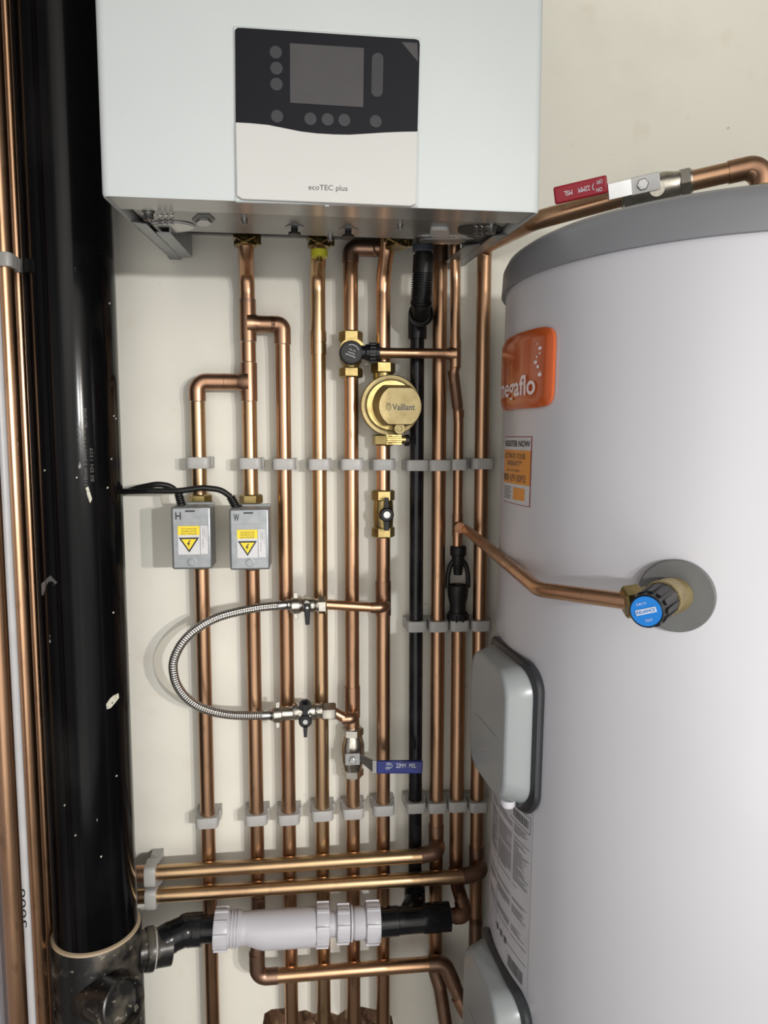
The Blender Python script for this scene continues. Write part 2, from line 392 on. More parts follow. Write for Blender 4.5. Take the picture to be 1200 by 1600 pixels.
# details on the underside
def bolt(px, py, r, h, mt='chrome', name='screw'):
    p = U(px, py, .0055); return MB().lathe(p, (0,0,-1), [(0,r*1.25),(h*.25,r*1.25),(h*.25,r),(h,r),(h+.0005,r*.8),(h-.001,r*.5),(h-.001,0)], 20).build(name, mt, cp)
for q in ((382,342),(516,369),(625,351)): bolt(*q, .0034, .005)
bolt(232,331,.0055,.009); bolt(767,352,.0055,.009)
def disc(px0, px1, py0, py1, mt, name, h=.0007, n=24, pw=2, dz=.0055):
    cx_, cy_ = (px0+px1)/2, (py0+py1)/2
    ps = [U(cx_+(px1-px0)/2*abs(math.cos(a))**(2/pw)*(1 if math.cos(a) > 0 else -1), cy_+(py1-py0)/2*abs(math.sin(a))**(2/pw)*(1 if math.sin(a) > 0 else -1), dz) for a in [2*math.pi*i/n for i in range(n)]]
    return MB().prism(ps, (0,0,-h)).build(name, mt, cp)
disc(222,306,344,363,'galv','inspection_hole', .001); disc(232,303,347,361,'chrome','hole_cover', .0014)
disc(300,336,333,352,'grey','hexagonal_plug', .0012, 6); disc(306,330,338,349,'steel','plug_face', .004, 6)
for q in ((460,356),(544,360)):
    disc(q[0]-15,q[0]+15,q[1]-6,q[1]+5,'galv','clip_recess', .0008)
    p = U(*q, .005); MB().lathe(p, (0,0,-1), [(0,.004),(.006,.004),(.006,.0075),(.008,.0075),(.0085,.0)], 20).build('plastic_plug', 'rubber', cp)
for bx in (250, 743):                                 # spring clips either side
    for i in range(3):
        p = U(bx+i*9, 333 if bx < 500 else 350, .004)
        pts = [p+Vector((.0022*math.cos(t*1.1), .0022*math.sin(t*1.1), -.0007*t)) for t in range(18)]
        MB().tube(pts, .0006, 6).build('spring', 'chrome', cp)
disc(672,702,354,366,'flap','light_button', .004, 20, 5)
disc(646,742,368,380,'chrome','drain_slot', .0015, 30, 5); disc(655,728,371,377,'galv','slot_inner', .0022, 30, 5)
disc(715,784,351,366,'dark','cable_slot', .0012, 24, 3)
# control panel on the front
def FR(px, py, d=0): return P(px, py, SB+d)
wave = [(369,196),(395,197.5),(420,200),(445,205),(470,210),(495,213),(520,214.5),(545,215),(570,213.5),(600,211.5),(625,210.5),(651,210)]
scr_out = [(368,52),(372,48.5)] + [(380+i*30, 48.7+i*1.95) for i in range(9)] + [(648,66),(653,68),(654.5,74)]
bez = MB().prism([FR(x, y, -.004) for x, y in [(364,44),(656,62),(653,326),(367,318)]], (0,-.0055,0)).build('panel_surround', 'white', boil, bevel=.002)
pan = child(MB().prism([FR(x, y, -.002) for x, y in scr_out + wave[::-1]], (0,-.0055,0)).build('display_panel', 'panel', boil), boil)
flp = child(MB().prism([FR(x, y, -.002) for x, y in wave + [(648.5,322),(640,325.5),(380,315),(371,310)]], (0,-.0075,0)).build('flap', 'flap', boil, bevel=.0008), boil)
MB().prism([FR(x, y, .0035) for x, y in ((453,68),(568.5,75.5),(567.5,168),(453.5,161))], (0,-.0006,0)).build('display_screen', 'screen', pan)
for x, y in ((431,82),(432,107),(432,132),(433,182),(485,186),(512,187),(538,188),(587,190)):
    MB().lathe(FR(x, y, .0035), (0,-1,0), [(0,.0059),(.0005,.0059),(.0005,0)], 28).build('touch_key', 'button', pan)
st = []
for i in range(13): a = math.pi*i/12; st.append((590+9*math.cos(a), 92-9*math.sin(a)))
for i in range(13): a = math.pi+math.pi*i/12; st.append((589+9*math.cos(a), 143-9*math.sin(a)))
MB().prism([FR(x, y, .0035) for x, y in st], (0,-.0005,0)).build('slider_key', 'button', pan)
MB().prism([FR(x, y, .0035) for x, y in ((627,66),(652,67.5),(653,97))], (0,-.0004,0)).build('film_corner', 'screen', pan)
o_ = FR(482,299,.0058); text('ecoTEC plus', plane_fn(o_, FR(543,301,.0058)-o_, FR(482,288,.0058)-o_), 'print', flp, 'model_lettering')
MB().box(FR(511,322,.005), (.004,.002,.0015)).build('flap_catch', 'galv', flp)
# brass unions where pipes enter
def union(px, py, s, tagc=False, nm='brass_union'):
    p = P(px, py, s)
    k = MB().lathe(p, (0,0,1), [(-.004,.0125),(-.004,.0155),(.001,.0155),(.002,.0135),(.03,.0135),(.06,.0135)], 24)
    k.hexn(p, (0,0,1), .004, .014, .0175); k.box(p+Vector((0,-.017,.0)), (.009,.005,.007))
    k.tube([p+Vector((-.014,-.013,.006)), p+Vector((0,-.020,-.003)), p+Vector((.014,-.013,.006))], .0018, 8)
    k.tube([p+Vector((.018,-.004,-.003)), p+Vector((.018,-.004,.016))], .004, 10)
    return k.build(nm, 'brass', boil)
SU = .085
union(383,380,SU); union(498,382,SU); union(619,383,SU)
k = MB().lathe(P(499,396,SU+.016), (0,0,1), [(-.005,.008),(-.005,.0115),(.004,.0115),(.004,.008)], 20); k.build('yellow_seal_cap', 'ytag', boil)
k = MB().lathe(P(499,410,SU+.016), (0,0,1), [(0,.0025),(.001,.004),(.006,.004),(.006,.003),(.014,.003)], 12); k.build('test_screw', 'brass', boil)

# ================================================================ COPPER PIPES
WP = ['first','second','third','fourth','fifth','sixth','seventh','eighth','ninth','tenth']
# ---- A : flow pipe from the boiler with its two tees
A = thing('copper_pipe', V(1,560), 'branching copper pipe from the left boiler union, teed to both grey valve boxes', 'pipe')
top = P(384,372,SU); v1 = V(1,425)
tube(A, [up(top,.03), top, P(384.5,395,SU-.012), V(1,428,.036), V(1,455), V(1,500)], rad=.05)
sleeve(A, V(1,468), V(1,476), mt='cu_d')
tee(A, V(1,474), V(1,534), V(1,506), V(1,506)+Vector((.040,0,0)))
tube(A, [V(1,530), V(1,572)])
tee(A, V(1,567), V(1,627), V(1,597), V(1,597)+Vector((-.036,0,0)))
tube(A, [V(1,620), V(1,776)], mt='cu_g')
e3 = Vector((X[2],-SP,V(1,506).z))
tube(A, [V(1,506)+Vector((.036,0,0)), e3+Vector((-.008,0,0))])
elbow(A, V(1,506)+Vector((.034,0,0)), e3, V(2,538), mt='cu_f', rad=.020)
tube(A, [V(2,530), Vector((X[2],-SP,.02))], mt='cu')
e1 = Vector((X[0],-SP,V(1,597).z))
tube(A, [V(1,597)+Vector((-.03,0,0)), e1+Vector((.02,0,0))])
elbow(A, e1+Vector((.040,0,0)), e1, V(0,627), rad=.020)
tube(A, [V(0,620), V(0,776)], mt='cu_g')
for p0, dd in ((V(1,474),(0,0,1)), (V(1,567),(0,0,1)), (V(2,538),(0,0,-1)), (V(0,627),(0,0,-1)), (V(1,534),(0,0,-1)), (V(1,627),(0,0,-1))):
    MB().lathe(p0, dd, [(-.0002,R22),(-.0002,R22*1.07),(.0012,R22)], 24).build('solder_ring', 'solder', A)
# ---- B pipe 1 lower
B = thing('copper_pipe', V(0,1300), 'straight copper wall pipe dropping from the grey valve box marked H', 'pipe')
tube(B, [V(0,884), Vector((X[0],-SP,.02))], mt='cu')
# ---- C pipe 2 lower, elbow, horizontal, bend
Cc = thing('copper_pipe', V(1,1500), 'copper pipe from valve box W, turning right into the level run below the white trap', 'pipe')
SH3 = .056
p2 = P(402,1527,SH3); pe = P(694,1504,SH3)
tube(Cc, [V(1,884), V(1,1400)], mt='cu')
tube(Cc, [V(1,1398), V(1,1420), P(402,1470,SH3), up(p2,.02)], mt='cu_d', rad=.03)
elbow(Cc, up(p2,.042), p2, p2+Vector((.032,0,0)), mt='cu_d', rad=.016)
tube(Cc, [p2+Vector((.028,0,.0)), pe+Vector((-.02,0,0))], mt='cu_b')
elbow(Cc, pe+Vector((-.026,0,0)), pe, P(709,1538,SH3+.004), mt='cu_d', rad=.022)
tube(Cc, [P(706,1532,SH3+.003), P(724,1572,SH3+.01), P(745,1610,SH3+.02), hx(P(745,1610,SH3+.02),.004,0,-.03), Vector((P(745,1610,SH3+.02).x+.004,P(745,1610,SH3+.02).y,.02))], mt='cu_d', rad=.06)
elbow(Cc, P(716,1556,SH3+.006), P(723,1571,SH3+.01), P(733,1588,SH3+.014), mt='cu_f', rad=.03)
# ---- D pipe 4
Dp = thing('copper_pipe', V(3,900), 'straight golden copper pipe dropping from the boiler union with the yellow seal', 'pipe')
tube(Dp, [up(P(497,372,SU),.03), P(497,372,SU), P(497,396,SU-.012), V(3,428,.036), V(3,450), V(3,530)], mt='cu_g', rad=.05)
sleeve(Dp, V(3,518), V(3,535), mt='cu_g'); sleeve(Dp, V(3,537), V(3,554), mt='cu_g')
tube(Dp, [V(3,530), Vector((X[3],-SP,.02))], mt='cu_g')
# ---- E pipe 5 top
E5 = thing('copper_pipe', V(4,450), 'copper pipe from dark elbow under boiler down to the black-knobbed bypass valve', 'pipe')
pt = V(4,387)
pr = Vector((P(604,388,.034).x, -.034, pt.z))
tube(E5, [V(4,525), V(4,405)]); elbow(E5, V(4,411), pt, pt+Vector((.036,0,0)), mt='cu_d', rad=.014)
tube(E5, [pt+Vector((.03,0,0)), pr, pr+Vector((.012,-.03,.02))], mt='cu_d')
sleeve(E5, pt+Vector((.036,0,0)), pr+Vector((-.012,0,0)), mt='cu_d')
# ---- F pipe 5 middle with stub
F5 = thing('copper_pipe', V(4,850), 'copper pipe between the black-knobbed bypass valve and the blue lever valve', 'pipe')
tube(F5, [V(4,583), V(4,1145)], mt='cu')
sleeve(F5, V(4,1072), V(4,1120), name='tee'); 
SF = .060
tb = V(4,1111); tf = Vector((tb.x,-SF,tb.z))
elbow(F5, tb, tf, tf+Vector((-.018,0,0)), r=R15, rad=.012); tube(F5, [tf+Vector((-.012,0,0)), P(518,1111,SF)], r=R15)
# ---- G pipe 5 lower
G5 = thing('copper_pipe', V(4,1400), 'copper wall pipe dropping from under the blue lever valve', 'pipe'); tube(G5, [V(4,1205), Vector((X[4],-SP,.02))])
# ---- pipe 6
H6 = thing('copper_pipe', V(5,480), 'reddish copper pipe bending down from right boiler union into round brass filter', 'pipe')
tube(H6, [up(P(606,370,SU-.02),.03), P(606,372,SU-.02), P(604,395,SU-.03), V(5,432,.034), V(5,455), V(5,575)], mt='cu_b', rad=.05)
I6 = thing('copper_pipe', V(5,730), 'short bright copper pipe between round brass filter and black butterfly valve', 'pipe'); tube(I6, [V(5,688), V(5,775)], mt='cu_b')
J6 = thing('copper_pipe', V(5,1100), 'copper pipe below the black butterfly valve, branching to the upper filling valve', 'pipe')
tube(J6, [V(5,832), Vector((X[5],-SP,.02))], mt='cu')
sleeve(J6, V(5,908), V(5,961), name='tee')
tb = V(5,942); tf = Vector((tb.x,-SF,tb.z)); ub = P(500,944,SF)
elbow(J6, tb, tf, tf+Vector((-.022,0,0)), r=R15, rad=.012); tube(J6, [tf+Vector((-.018,0,0)), ub], r=R15, mt='cu_b')
# ---- K 15 mm discharge pipework
SK = .062
K = thing('copper_pipe', V(8,560), 'narrow copper pipework linking bypass valve, black tundish and cylinder relief valve', 'pipe')
k0 = P(586,551,SK); kt = Vector((P(711.5,551,SK).x,-SK,k0.z))
tube(K, [k0, kt], r=R15, mt='cu'); ktop = P(711,385,.075)
tube(K, [up(ktop,.04), ktop, P(711,402,.07), P(711.5,430,SK), P(711.5,540,SK)], r=R15, mt='cu', rad=.06)
tee(K, up(kt,.020), up(kt,-.020), kt, kt+Vector((-.018,0,0)), r=R15, mt='cu')
b1 = P(716.5,648,.032)
tube(K, [up(kt,-.018), P(708,588,.056), P(715.5,640,.034), V(8,660), V(8,820)], r=R15, mt='cu', rad=.03)
elbow(K, P(708,580,.058), P(712,612,.046), P(715,636,.036), r=R15*1.02, mt='cu_d', rad=.2)
sleeve(K, V(8,640), V(8,653), r=R15)
sleeve(K, V(8,802), V(8,838), r=R15, name='tee'); tube(K, [V(8,830), V(8,860)], r=R15)
# pressure relief valve geometry needed here
# ---- cylinder frame
TX, TS, TR, ax, ay = .503, .295, .2625, .010, -.012
zA = Vector((ax, ay, 1)).normalized(); xA = Vector((1,0,0)); xA = (xA - zA*xA.dot(zA)).normalized(); yA = zA.cross(xA)
TM = Matrix(((xA.x,yA.x,zA.x,TX-ax*H),(xA.y,yA.y,zA.y,-TS-ay*H),(xA.z,yA.z,zA.z,0),(0,0,0,1))); TI = TM.inverted()
def T(px, py, r=TR):                                  # pixel -> (angle, height) on the cylinder's skin
    o = TI @ CAM; d = TI.to_3x3() @ ray(px, py)
    a = d.x**2+d.y**2; b = o.x*d.x+o.y*d.y; c = o.x**2+o.y**2-r*r; q = max(b*b-a*c, 0)
    t = (-b-math.sqrt(q))/a; p = o+d*t; return math.atan2(p.x, -p.y), p.z
def L(phi, n, z): return Vector((math.sin(phi)*n, -math.cos(phi)*n, z))
ph_e, z_e = T(1057,930); surf = TM @ L(ph_e, TR, z_e)
nrm = (TM.to_3x3() @ L(ph_e,1,0)).normalized()
s_v = -(surf+nrm*.052).y
vc = P(1041,931,s_v)                                  # centre of the relief valve body
nutp = P(985,940,-(vc.y)-.004)
kb = P(842,921,-(nutp.y)-.10); 
kst = V(8,822)+Vector((.002,-.006,0))
tube(K, [V(8,822), kst+Vector((.008,-.012,-.004)), kb, nutp], r=R15, mt='cu_b', rad=.045)
k = MB().lathe(V(8,822), (kb-V(8,822)), [(0,R15*1.15),(.02,R15*1.12),(.02,R15)], 20); k.build('branch_socket', 'cu_f', K)
# ---- L pipe 9 lower
L9 = thing('copper_pipe', (X9b,-SP,Z(714,1150)), 'copper discharge pipe from the tundish curving into the right end of the black tee', 'pipe')
STE = .085
q0 = Vector((X9b,-SP,Z(714,968))); q1 = Vector((X9b,-SP,Z(713,1365)))
tube(L9, [q0, q1], mt='cu')
sleeve(L9, Vector((X9b,-SP,Z(713,1356))), Vector((X9b,-SP,Z(713,1375))), mt='cu_d')
te = P(704,1431,STE); tc_ = P(727,1430,STE)
tube(L9, [up(q1,.005), up(q1,-.012), P(720,1402,.06), tc_, te], mt='cu_d', rad=.02)
elbow(L9, P(721,1408,.068), tc_, P(710,1431,STE), mt='cu_f', rad=.016)
# ---- M pipe 8 with horizontal run
M8 = thing('copper_pipe', V(7,900), 'copper upright joined by an elbow to the upper of two long level runs', 'pipe')
SH1 = .058
tube(M8, [V(7,340), V(7,1490)], mt='cu')
sleeve(M8, V(7,375), V(7,409), mt='cu_d')
sleeve(M8, V(7,1288), V(7,1322), mt='cu_d', name='tee')
h1 = P(684,1335,SH1); h1z = h1.z
elbow(M8, V(7,1315), h1+Vector((.002,.004,.002)), h1+Vector((-.028,0,0)), mt='cu_d', rad=.017)
hl = P(206,1366,SH1-.006)
tube(M8, [h1+Vector((-.022,0,0)), hl], mt='cu_g'); sleeve(M8, P(229,1364.5,SH1-.006), P(211,1365.7,SH1-.006), mt='cu_f')
tube(M8, [V(7,1480), V(7,1502), P(690,1560,.035), P(702,1640,.045), Vector((P(702,1640,.045).x,-.045,.02))], mt='cu_d', rad=.06)
elbow(M8, V(7,1498), V(7,1516), P(687.5,1540,.034), mt='cu_d', rad=.05)
# ---- N pipe 10
N = thing('copper_pipe', V(9,900), 'rightmost copper upright, elbowed into the lower of two long level runs', 'pipe')
zt = H+.298
rv0 = P(880,327.5,.262); rv1 = P(1172,262,.345)
xx = V(9,600).x
ctop = Vector((xx,-SP,zt)); c2 = Vector((xx+.008,-.243,H+.2715))
tube(N, [V(9,1440), V(9,420), ctop, c2, rv0+ (rv1-rv0)*.38], mt='cu', rad=.024)
tube(N, [V(9,1430), Vector((X[9],-SP,.02))], mt='cu_d')
h2 = P(753,1367,SH1)
sleeve(N, V(9,1322), V(9,1352), mt='cu_d', name='tee')
elbow(N, V(9,1345), h2+Vector((.002,.004,.002)), h2+Vector((-.032,0,0)), mt='cu_d', rad=.017)
tube(N, [h2+Vector((-.026,0,0)), P(206,1401,SH1-.006)], mt='cu_g')
# ---- O pipe from red valve to the cylinder top
O = thing('copper_pipe', rv1, 'copper pipe from the red lever valve elbowing down onto the top of the cylinder', 'pipe')
dv = (rv1-rv0).normalized(); pv = rv0+(rv1-rv0)*.66
bend = rv1+dv*.012
tube(O, [pv, bend, up(bend,-.06)], mt='cu', rad=.02)
elbow(O, rv1-dv*.022, bend, up(bend,-.03), mt='cu_f', rad=.019)
# ---- uprights left of the soil pipe
def leftpipe(Xp, s, r, label, mt='cu_b'):
    t = thing('copper_pipe', (Xp,-s,0), label, 'pipe'); tube(t, [(Xp,-s,.02), (Xp,-s,2.58)], r=r, mt=mt); return Xp, s
lp1 = leftpipe(-.3638, .120, R22, 'tall copper pipe directly left of the black soil pipe')
lp2 = leftpipe(-.361, .170, R22, 'tall copper pipe just right of the narrow white pipe at the left photo edge')
lp3 = leftpipe(-.359, .243, R22, 'tall copper pipe at the left photo edge, left of the narrow white pipe', 'cu')
bt = thing('plastic_pipe', (-.353,-.22,0), 'narrow white plastic pipe with handwriting between copper pipes at the left photo edge', 'pipe')
MB().tube([(-.353,-.22,.02), (-.353,-.22,2.58)], .0056, 20).build('tube', 'paper', bt)
zt2 = P(40,1450,.226).z
text('2000', lambda u, v: Vector((-.353-.0060*math.cos(math.radians(40+75*v)), -.22-.0060*math.sin(math.radians(40+75*v)), zt2+.052*u)), 'ink', bt, 'handwriting')
k = MB().box((-.400,-.62,1.3), (.03,.30,2.6)); struct(k.build('trim_1', 'side'))

# ================================================================ PIPE CLIPS
def clip_ring(r, hw, fr, back, zh):
    k = MB(); n = 48; inn = []; out = []
    for i in range(n):
        a = 2*math.pi*i/n; cx_, sy_ = math.cos(a), math.sin(a)
        inn.append(Vector((r*cx_, r*sy_, 0)))
        e = 5 if sy_ < 0 else 12
        rad = (abs(cx_/hw)**e + abs(sy_/(fr if sy_ < 0 else back))**e)**(-1/e)
        out.append(Vector((rad*cx_, rad*sy_, 0)))
    d = Vector((0,0,zh/2)); g = Vector((0,0,zh/2-.0015))
    k.loft([[p-d for p in inn], [p*.97-d for p in out], [p-g for p in out], [p+g for p in out], [p*.97+d for p in out], [p+d for p in inn], [p-d for p in inn]], cap=False)
    return k
def clip_ear(hw, back, zh, s):
    k = MB()
    if s > .04: hw *= .42
    k.box((0, back+(s-back)/2-.0002, 0), (hw*2+.003, s-back, zh*1.04)); k.box((hw+.0005, back-.004, zh*.1), (.003,.012,zh*.9)); return k
protos = {}
def clip(loc, kind, label, rot=None, group='white plastic pipe clips'):
    r, hw, fr, back, zh, s = {'w': (.0112,.0175,.0165,.014,.0165,.0297), 'n': (.0112,.0158,.0165,.014,.0165,.0297), 'l': (.0112,.0155,.0140,.014,.0165,.0275), 's': (.0077,.0128,.013,.012,.0165,.0297),
                              'h': (.0112,.0160,.0165,.014,.0165,.0515)}[kind]
    if kind not in protos:
        t = thing('pipe_clip', (0,0,0), label, 'pipe clip', group)
        a = clip_ring(r, hw, fr, back, zh).build('band', 'nylon', t); b = clip_ear(hw, back, zh, s).build('base', 'nylon', t, bevel=.0008)
        protos[kind] = (t, a, b)
    else:
        t0, a0, b0 = protos[kind]; t = t0.copy(); COL.objects.link(t)
        for q in (a0, b0): c_ = q.copy(); COL.objects.link(c_); c_.parent = t
        t['label'] = label
    t.location = loc
    if rot: t.rotation_euler = rot
    return t
r1 = [723,724,725,725.5,725.5,726,727,727,726,724.5]
for i in range(10):
    clip(V(i, r1[i]), 's' if i == 8 else 'w', 'white clip in top row on the %s upright pipe right of the soil pipe' % WP[i])
for i, y in ((6,976),(7,976),(8,976),(9,975)):
    p = V(i, y) if i != 8 else Vector((X9b,-SP,V(7,976).z))
    clip(p, 'n', 'white clip in middle row on the %s upright pipe right of the soil pipe' % WP[i])
r3 = [1279,1275,1274,1268,1265,1260,1256,1256,1256,1255]
for i in range(10):
    p = V(i, r3[i]) if i != 8 else Vector((X9b,-SP,V(7,r3[7]).z))
    clip(p, 'w' if i < 6 else 'n', 'white clip in bottom row on the %s upright pipe right of the soil pipe' % WP[i])
clip(P(237,1363.5,SH1-.006), 'h', 'white plastic clip on the left end of the upper long level pipe', (0, math.pi/2, 0))
clip(P(238,1399,SH1-.006), 'h', 'white plastic clip on the left end of the lower long level pipe', (0, math.pi/2, 0))
clip((lp1[0],-lp1[1],P(33,419,lp1[1]).z), 'l', 'white plastic clip on the copper pipe directly left of the soil pipe', (0,0,math.pi/2))
clip((lp2[0],-lp2[1],P(11,409,lp2[1]).z), 'l', 'white plastic clip at the left photo edge, on the second pipe from soil pipe', (0,0,math.pi/2))

# ================================================================ ZONE VALVES
def zone(px0, px1, py0, py1, i, letter, stk, label):
    sf, sb_ = .120, .076
    a, d = P(px0, py0, sf), P(px1, py1, sf); xa, xb, z1, z0 = a.x, d.x, a.z, d.z; w = xb-xa; h = z1-z0
    t = thing('valve_box', ((xa+xb)/2, 0, z0), label, 'motorised valve', 'grey motorised valve boxes')
    k = MB().box(((xa+xb)/2, -(sf+sb_)/2, (z0+z1)/2), (w, sf-sb_, h)); bx = child(k.build('actuator_box', 'galv', t, bevel=.003, seg=3), t)
    MB().box(((xa+xb)/2+.001, -sb_, (z0+z1)/2+.002), (w-.002, .004, h+.002)).build('mounting_plate', 'galv', t, bevel=.001)
    k = MB().lathe(V(i,(py0+py1)/2), (0,0,1), [(-.046,.013),(-.04,.0155),(-.012,.0155),(0,.019),(.012,.0155),(.04,.0155),(.046,.013)], 24)
    k.lathe(V(i,(py0+py1)/2), (0,-1,0), [(0,.012),(.024,.012)], 20); k.build('valve_body', 'brass', t)
    nz = V(i, 779)
    MB().hexn(nz, (0,0,1), -.0075, .0065, .0175, rot=.5).lathe(nz, (0,0,1), [(-.016,.0135),(-.007,.0135)], 20).build('compression_nut', 'brass', t)
    nz = V(i, 882); MB().hexn(nz, (0,0,1), .004, .018, .0165, rot=.5).build('compression_nut', 'brass', t)
    g = lambda x, y: Vector((xa+w*x, -sf-.0004, z0+h*y))
    pf = lambda x0, x1, y0, y1: plane_fn(g(x0,y0), g(x1,y0)-g(x0,y0), g(x0,y1)-g(x0,y0))
    def card(x0, x1, y0, y1, mt, nm, lift=.0): 
        f = pf(x0,x1,y0,y1); q = [f(0,0), f(1,0), f(1,1), f(0,1)]; return MB().prism([p+Vector((0,-lift,0)) for p in q], (0,-.0003,0)).build(nm, mt, bx)
    x0, x1, y0, y1 = stk
    card(x0, x1, y0, y1, 'paper', 'warning_label'); card(x0, x1, y1-.145, y1, 'yellow', 'yellow_band', .0003)
    for q, wd in enumerate(('RISK OF ELECTRIC SHOCK', 'ISOLATE BEFORE', 'REMOVING COVER')):
        yy = y1-.045-q*.04; f = pf(x0+.08, x1-.08, yy-.013, yy+.013); text(wd, lambda u, v, f=f: f(1-u,1-v)+Vector((0,-.0008,0)), 'ink', bx, 'label_text')
    xm = (x0+x1)/2; yt = y1-.18; yb = y0+.035
    tri = lambda sc, dz: [g(xm+(x1-x0)*.47*cx_*sc, (yt+yb)/2+.025+(cy_-.17)*(yt-yb)*sc)+Vector((0,-dz,0)) for cx_, cy_ in ((-1,.55),(1,.55),(0,-.45))]
    MB().prism(tri(1,.0004), (0,-.0002,0)).build('triangle_border', 'ink', bx); MB().prism(tri(.72,.0007), (0,-.0002,0)).build('triangle', 'yellow', bx)
    bl = [(.1,.30),(.35,.34),(-.02,.02),(.25,.04),(-.12,-.27),(-.06,-.05),(-.3,-.06)]
    cz = (yt+yb)/2+.02
    MB().prism([g(xm+cx_*.16-.005, cz+cy_*.17)+Vector((0,-.0010,0)) for cx_, cy_ in bl], (0,-.0002,0)).build('lightning_bolt', 'ink', bx)
    card(x1+.02, x1+.20, y0+.005, y1, 'paper', 'side_label')
    for q, wd in enumerate(('Honeywell', 'V4043H', '230V 50Hz')):
        xq = x1+.155-q*.045; ya, yb2 = y1-.02-(.22,.17,.34)[q], y1-.02; text(wd, (lambda u, v, xq=xq, ya=ya, yb2=yb2: g(xq+v*.028, yb2-(yb2-ya)*u)+Vector((0,-.0004,0))), 'print', bx, 'label_text')
    text(letter, pf(.11,.25,.795,.915), 'ink', bx, 'handwritten_letter', bold=True)
    text('Honeywell', pf(.15,.80,.73,.77), 'steel', bx, 'embossed_name')
    MB().lathe(g(.50,.12), (0,-1,0), [(0,.0062),(.0004,.0062),(.0006,.005),(.0016,.0047),(.0016,0)], 24).build('button', 'galv', bx)
    MB().box(g(.48,.93), (.013,.0006,.0022)).build('slot', 'dark', bx)
    return t, xa, xb, z1, sf
zv1 = zone(266.5,331.5,792,889,0,'H',(.165,.71,.24,.695),'grey steel valve box handwritten H, left of the two')
zv2 = zone(357.5,422,795,890,1,'W',(.19,.70,.20,.66),'grey steel valve box handwritten W, right of the two')
def cable(pts, gl, label, zv):
    t = thing('power_cable', P(*pts[0]), label, 'cable', 'black valve cables')
    q = [P(*p) for p in pts]; g0, g1 = P(*gl[0]), P(*gl[1])
    MB().tube(fillet(q+[g0], .03, 6), .0042, 14).build('sheath', 'rubber', t)
    k = MB(); d = g1-g0; L_ = d.length
    pr_ = [(0,.0045)]
    for i in range(5): pr_ += [(L_*i/6+.0005,.0062), (L_*(i+.6)/6,.0062), (L_*(i+.65)/6,.0048)]
    k.lathe(g0, d, pr_+[(L_*.84,.0085),(L_,.0085)], 18); k.build('strain_relief', 'rubber', t)
cable([(178,770,.058),(196,769,.064),(217,762,.080),(247,756,.088),(268,760,.084)], [(279,772,.084),(285,794,.084)], 'black cable arching from behind the soil pipe to the H valve box', zv1)
cable([(178,767,.066),(196,768,.072),(230,767,.092),(280,767,.096),(317,762,.092),(345,765,.088)], [(360,776,.084),(371,796,.084)], 'black cable running from behind the soil pipe to the W valve box', zv2)

# ================================================================ BYPASS VALVE
bp = thing('bypass_valve', V(4,553), 'brass bypass valve with round black knob facing outwards on the fifth upright pipe', 'valve')
k = MB(); cpt = V(4,552)
k.lathe(cpt, (0,0,1), [(-.028,.012),(-.018,.0125),(-.010,.017),(.010,.017),(.018,.0125),(.026,.012)], 28)
k.lathe(cpt, (0,-1,0), [(0,.016),(.020,.0165),(.026,.0185),(.030,.0185)], 28); k.build('body', 'brass', bp)
MB().hexn(V(4,526.5), (0,0,1), -.0085, .0085, .0178, rot=.52).build('compression_nut', 'brass', bp)
MB().hexn(V(4,582.5), (0,0,1), -.0075, .0075, .0178, rot=.52).build('compression_nut', 'brass', bp)
kp = P(549,551,.070)
kn = child(MB().lathe(Vector((kp.x,-.058,kp.z)), (0,-1,0), [(0,.016),(.002,.0172),(.012,.0172),(.014,.0155),(.014,.0145),(.0132,.014),(.0132,0)], 40).build('knob', 'rubber', bp), bp)
kc = Vector((kp.x,-.0716,kp.z)); rot = Matrix.Rotation(math.radians(-160), 3, 'Y')
for body, yy, w, h in (('Automatic', .0035, .015, .0026), ('bypass', -.0005, .010, .0024), ('0.1 0.5', -.0045, .009, .002)):
    text(body, plane_fn(kc+rot@Vector((-w/2,0,yy)), rot@Vector((w,0,0)), rot@Vector((0,0,h))), 'pale', kn, 'knob_lettering')
ar = [kc+Vector((.0112*math.cos(a), 0, .0112*math.sin(a))) for a in [math.radians(20+i*9) for i in range(11)]]
MB().tube(ar, .0005, 6).build('arrow_mark', 'pale', kn)
k = MB(); cc = P(568,551,SK-.004); 
k.lathe(Vector((X[4]+.012,-SK,k0.z)), (1,0,0), [(0,.010),(.006,.010),(.008,.012),(.012,.012),(.012,.0145),(.022,.0145),(.023,.0135),(.027,.0135),(.027,.0078)], 30)
for i in range(16): a = 2*math.pi*i/16; k.box(Vector((X[4]+.029,-SK+.0142*math.cos(a),k0.z+.0142*math.sin(a))), (.008,.0016,.0016))
k.build('outlet_union', 'black', bp)

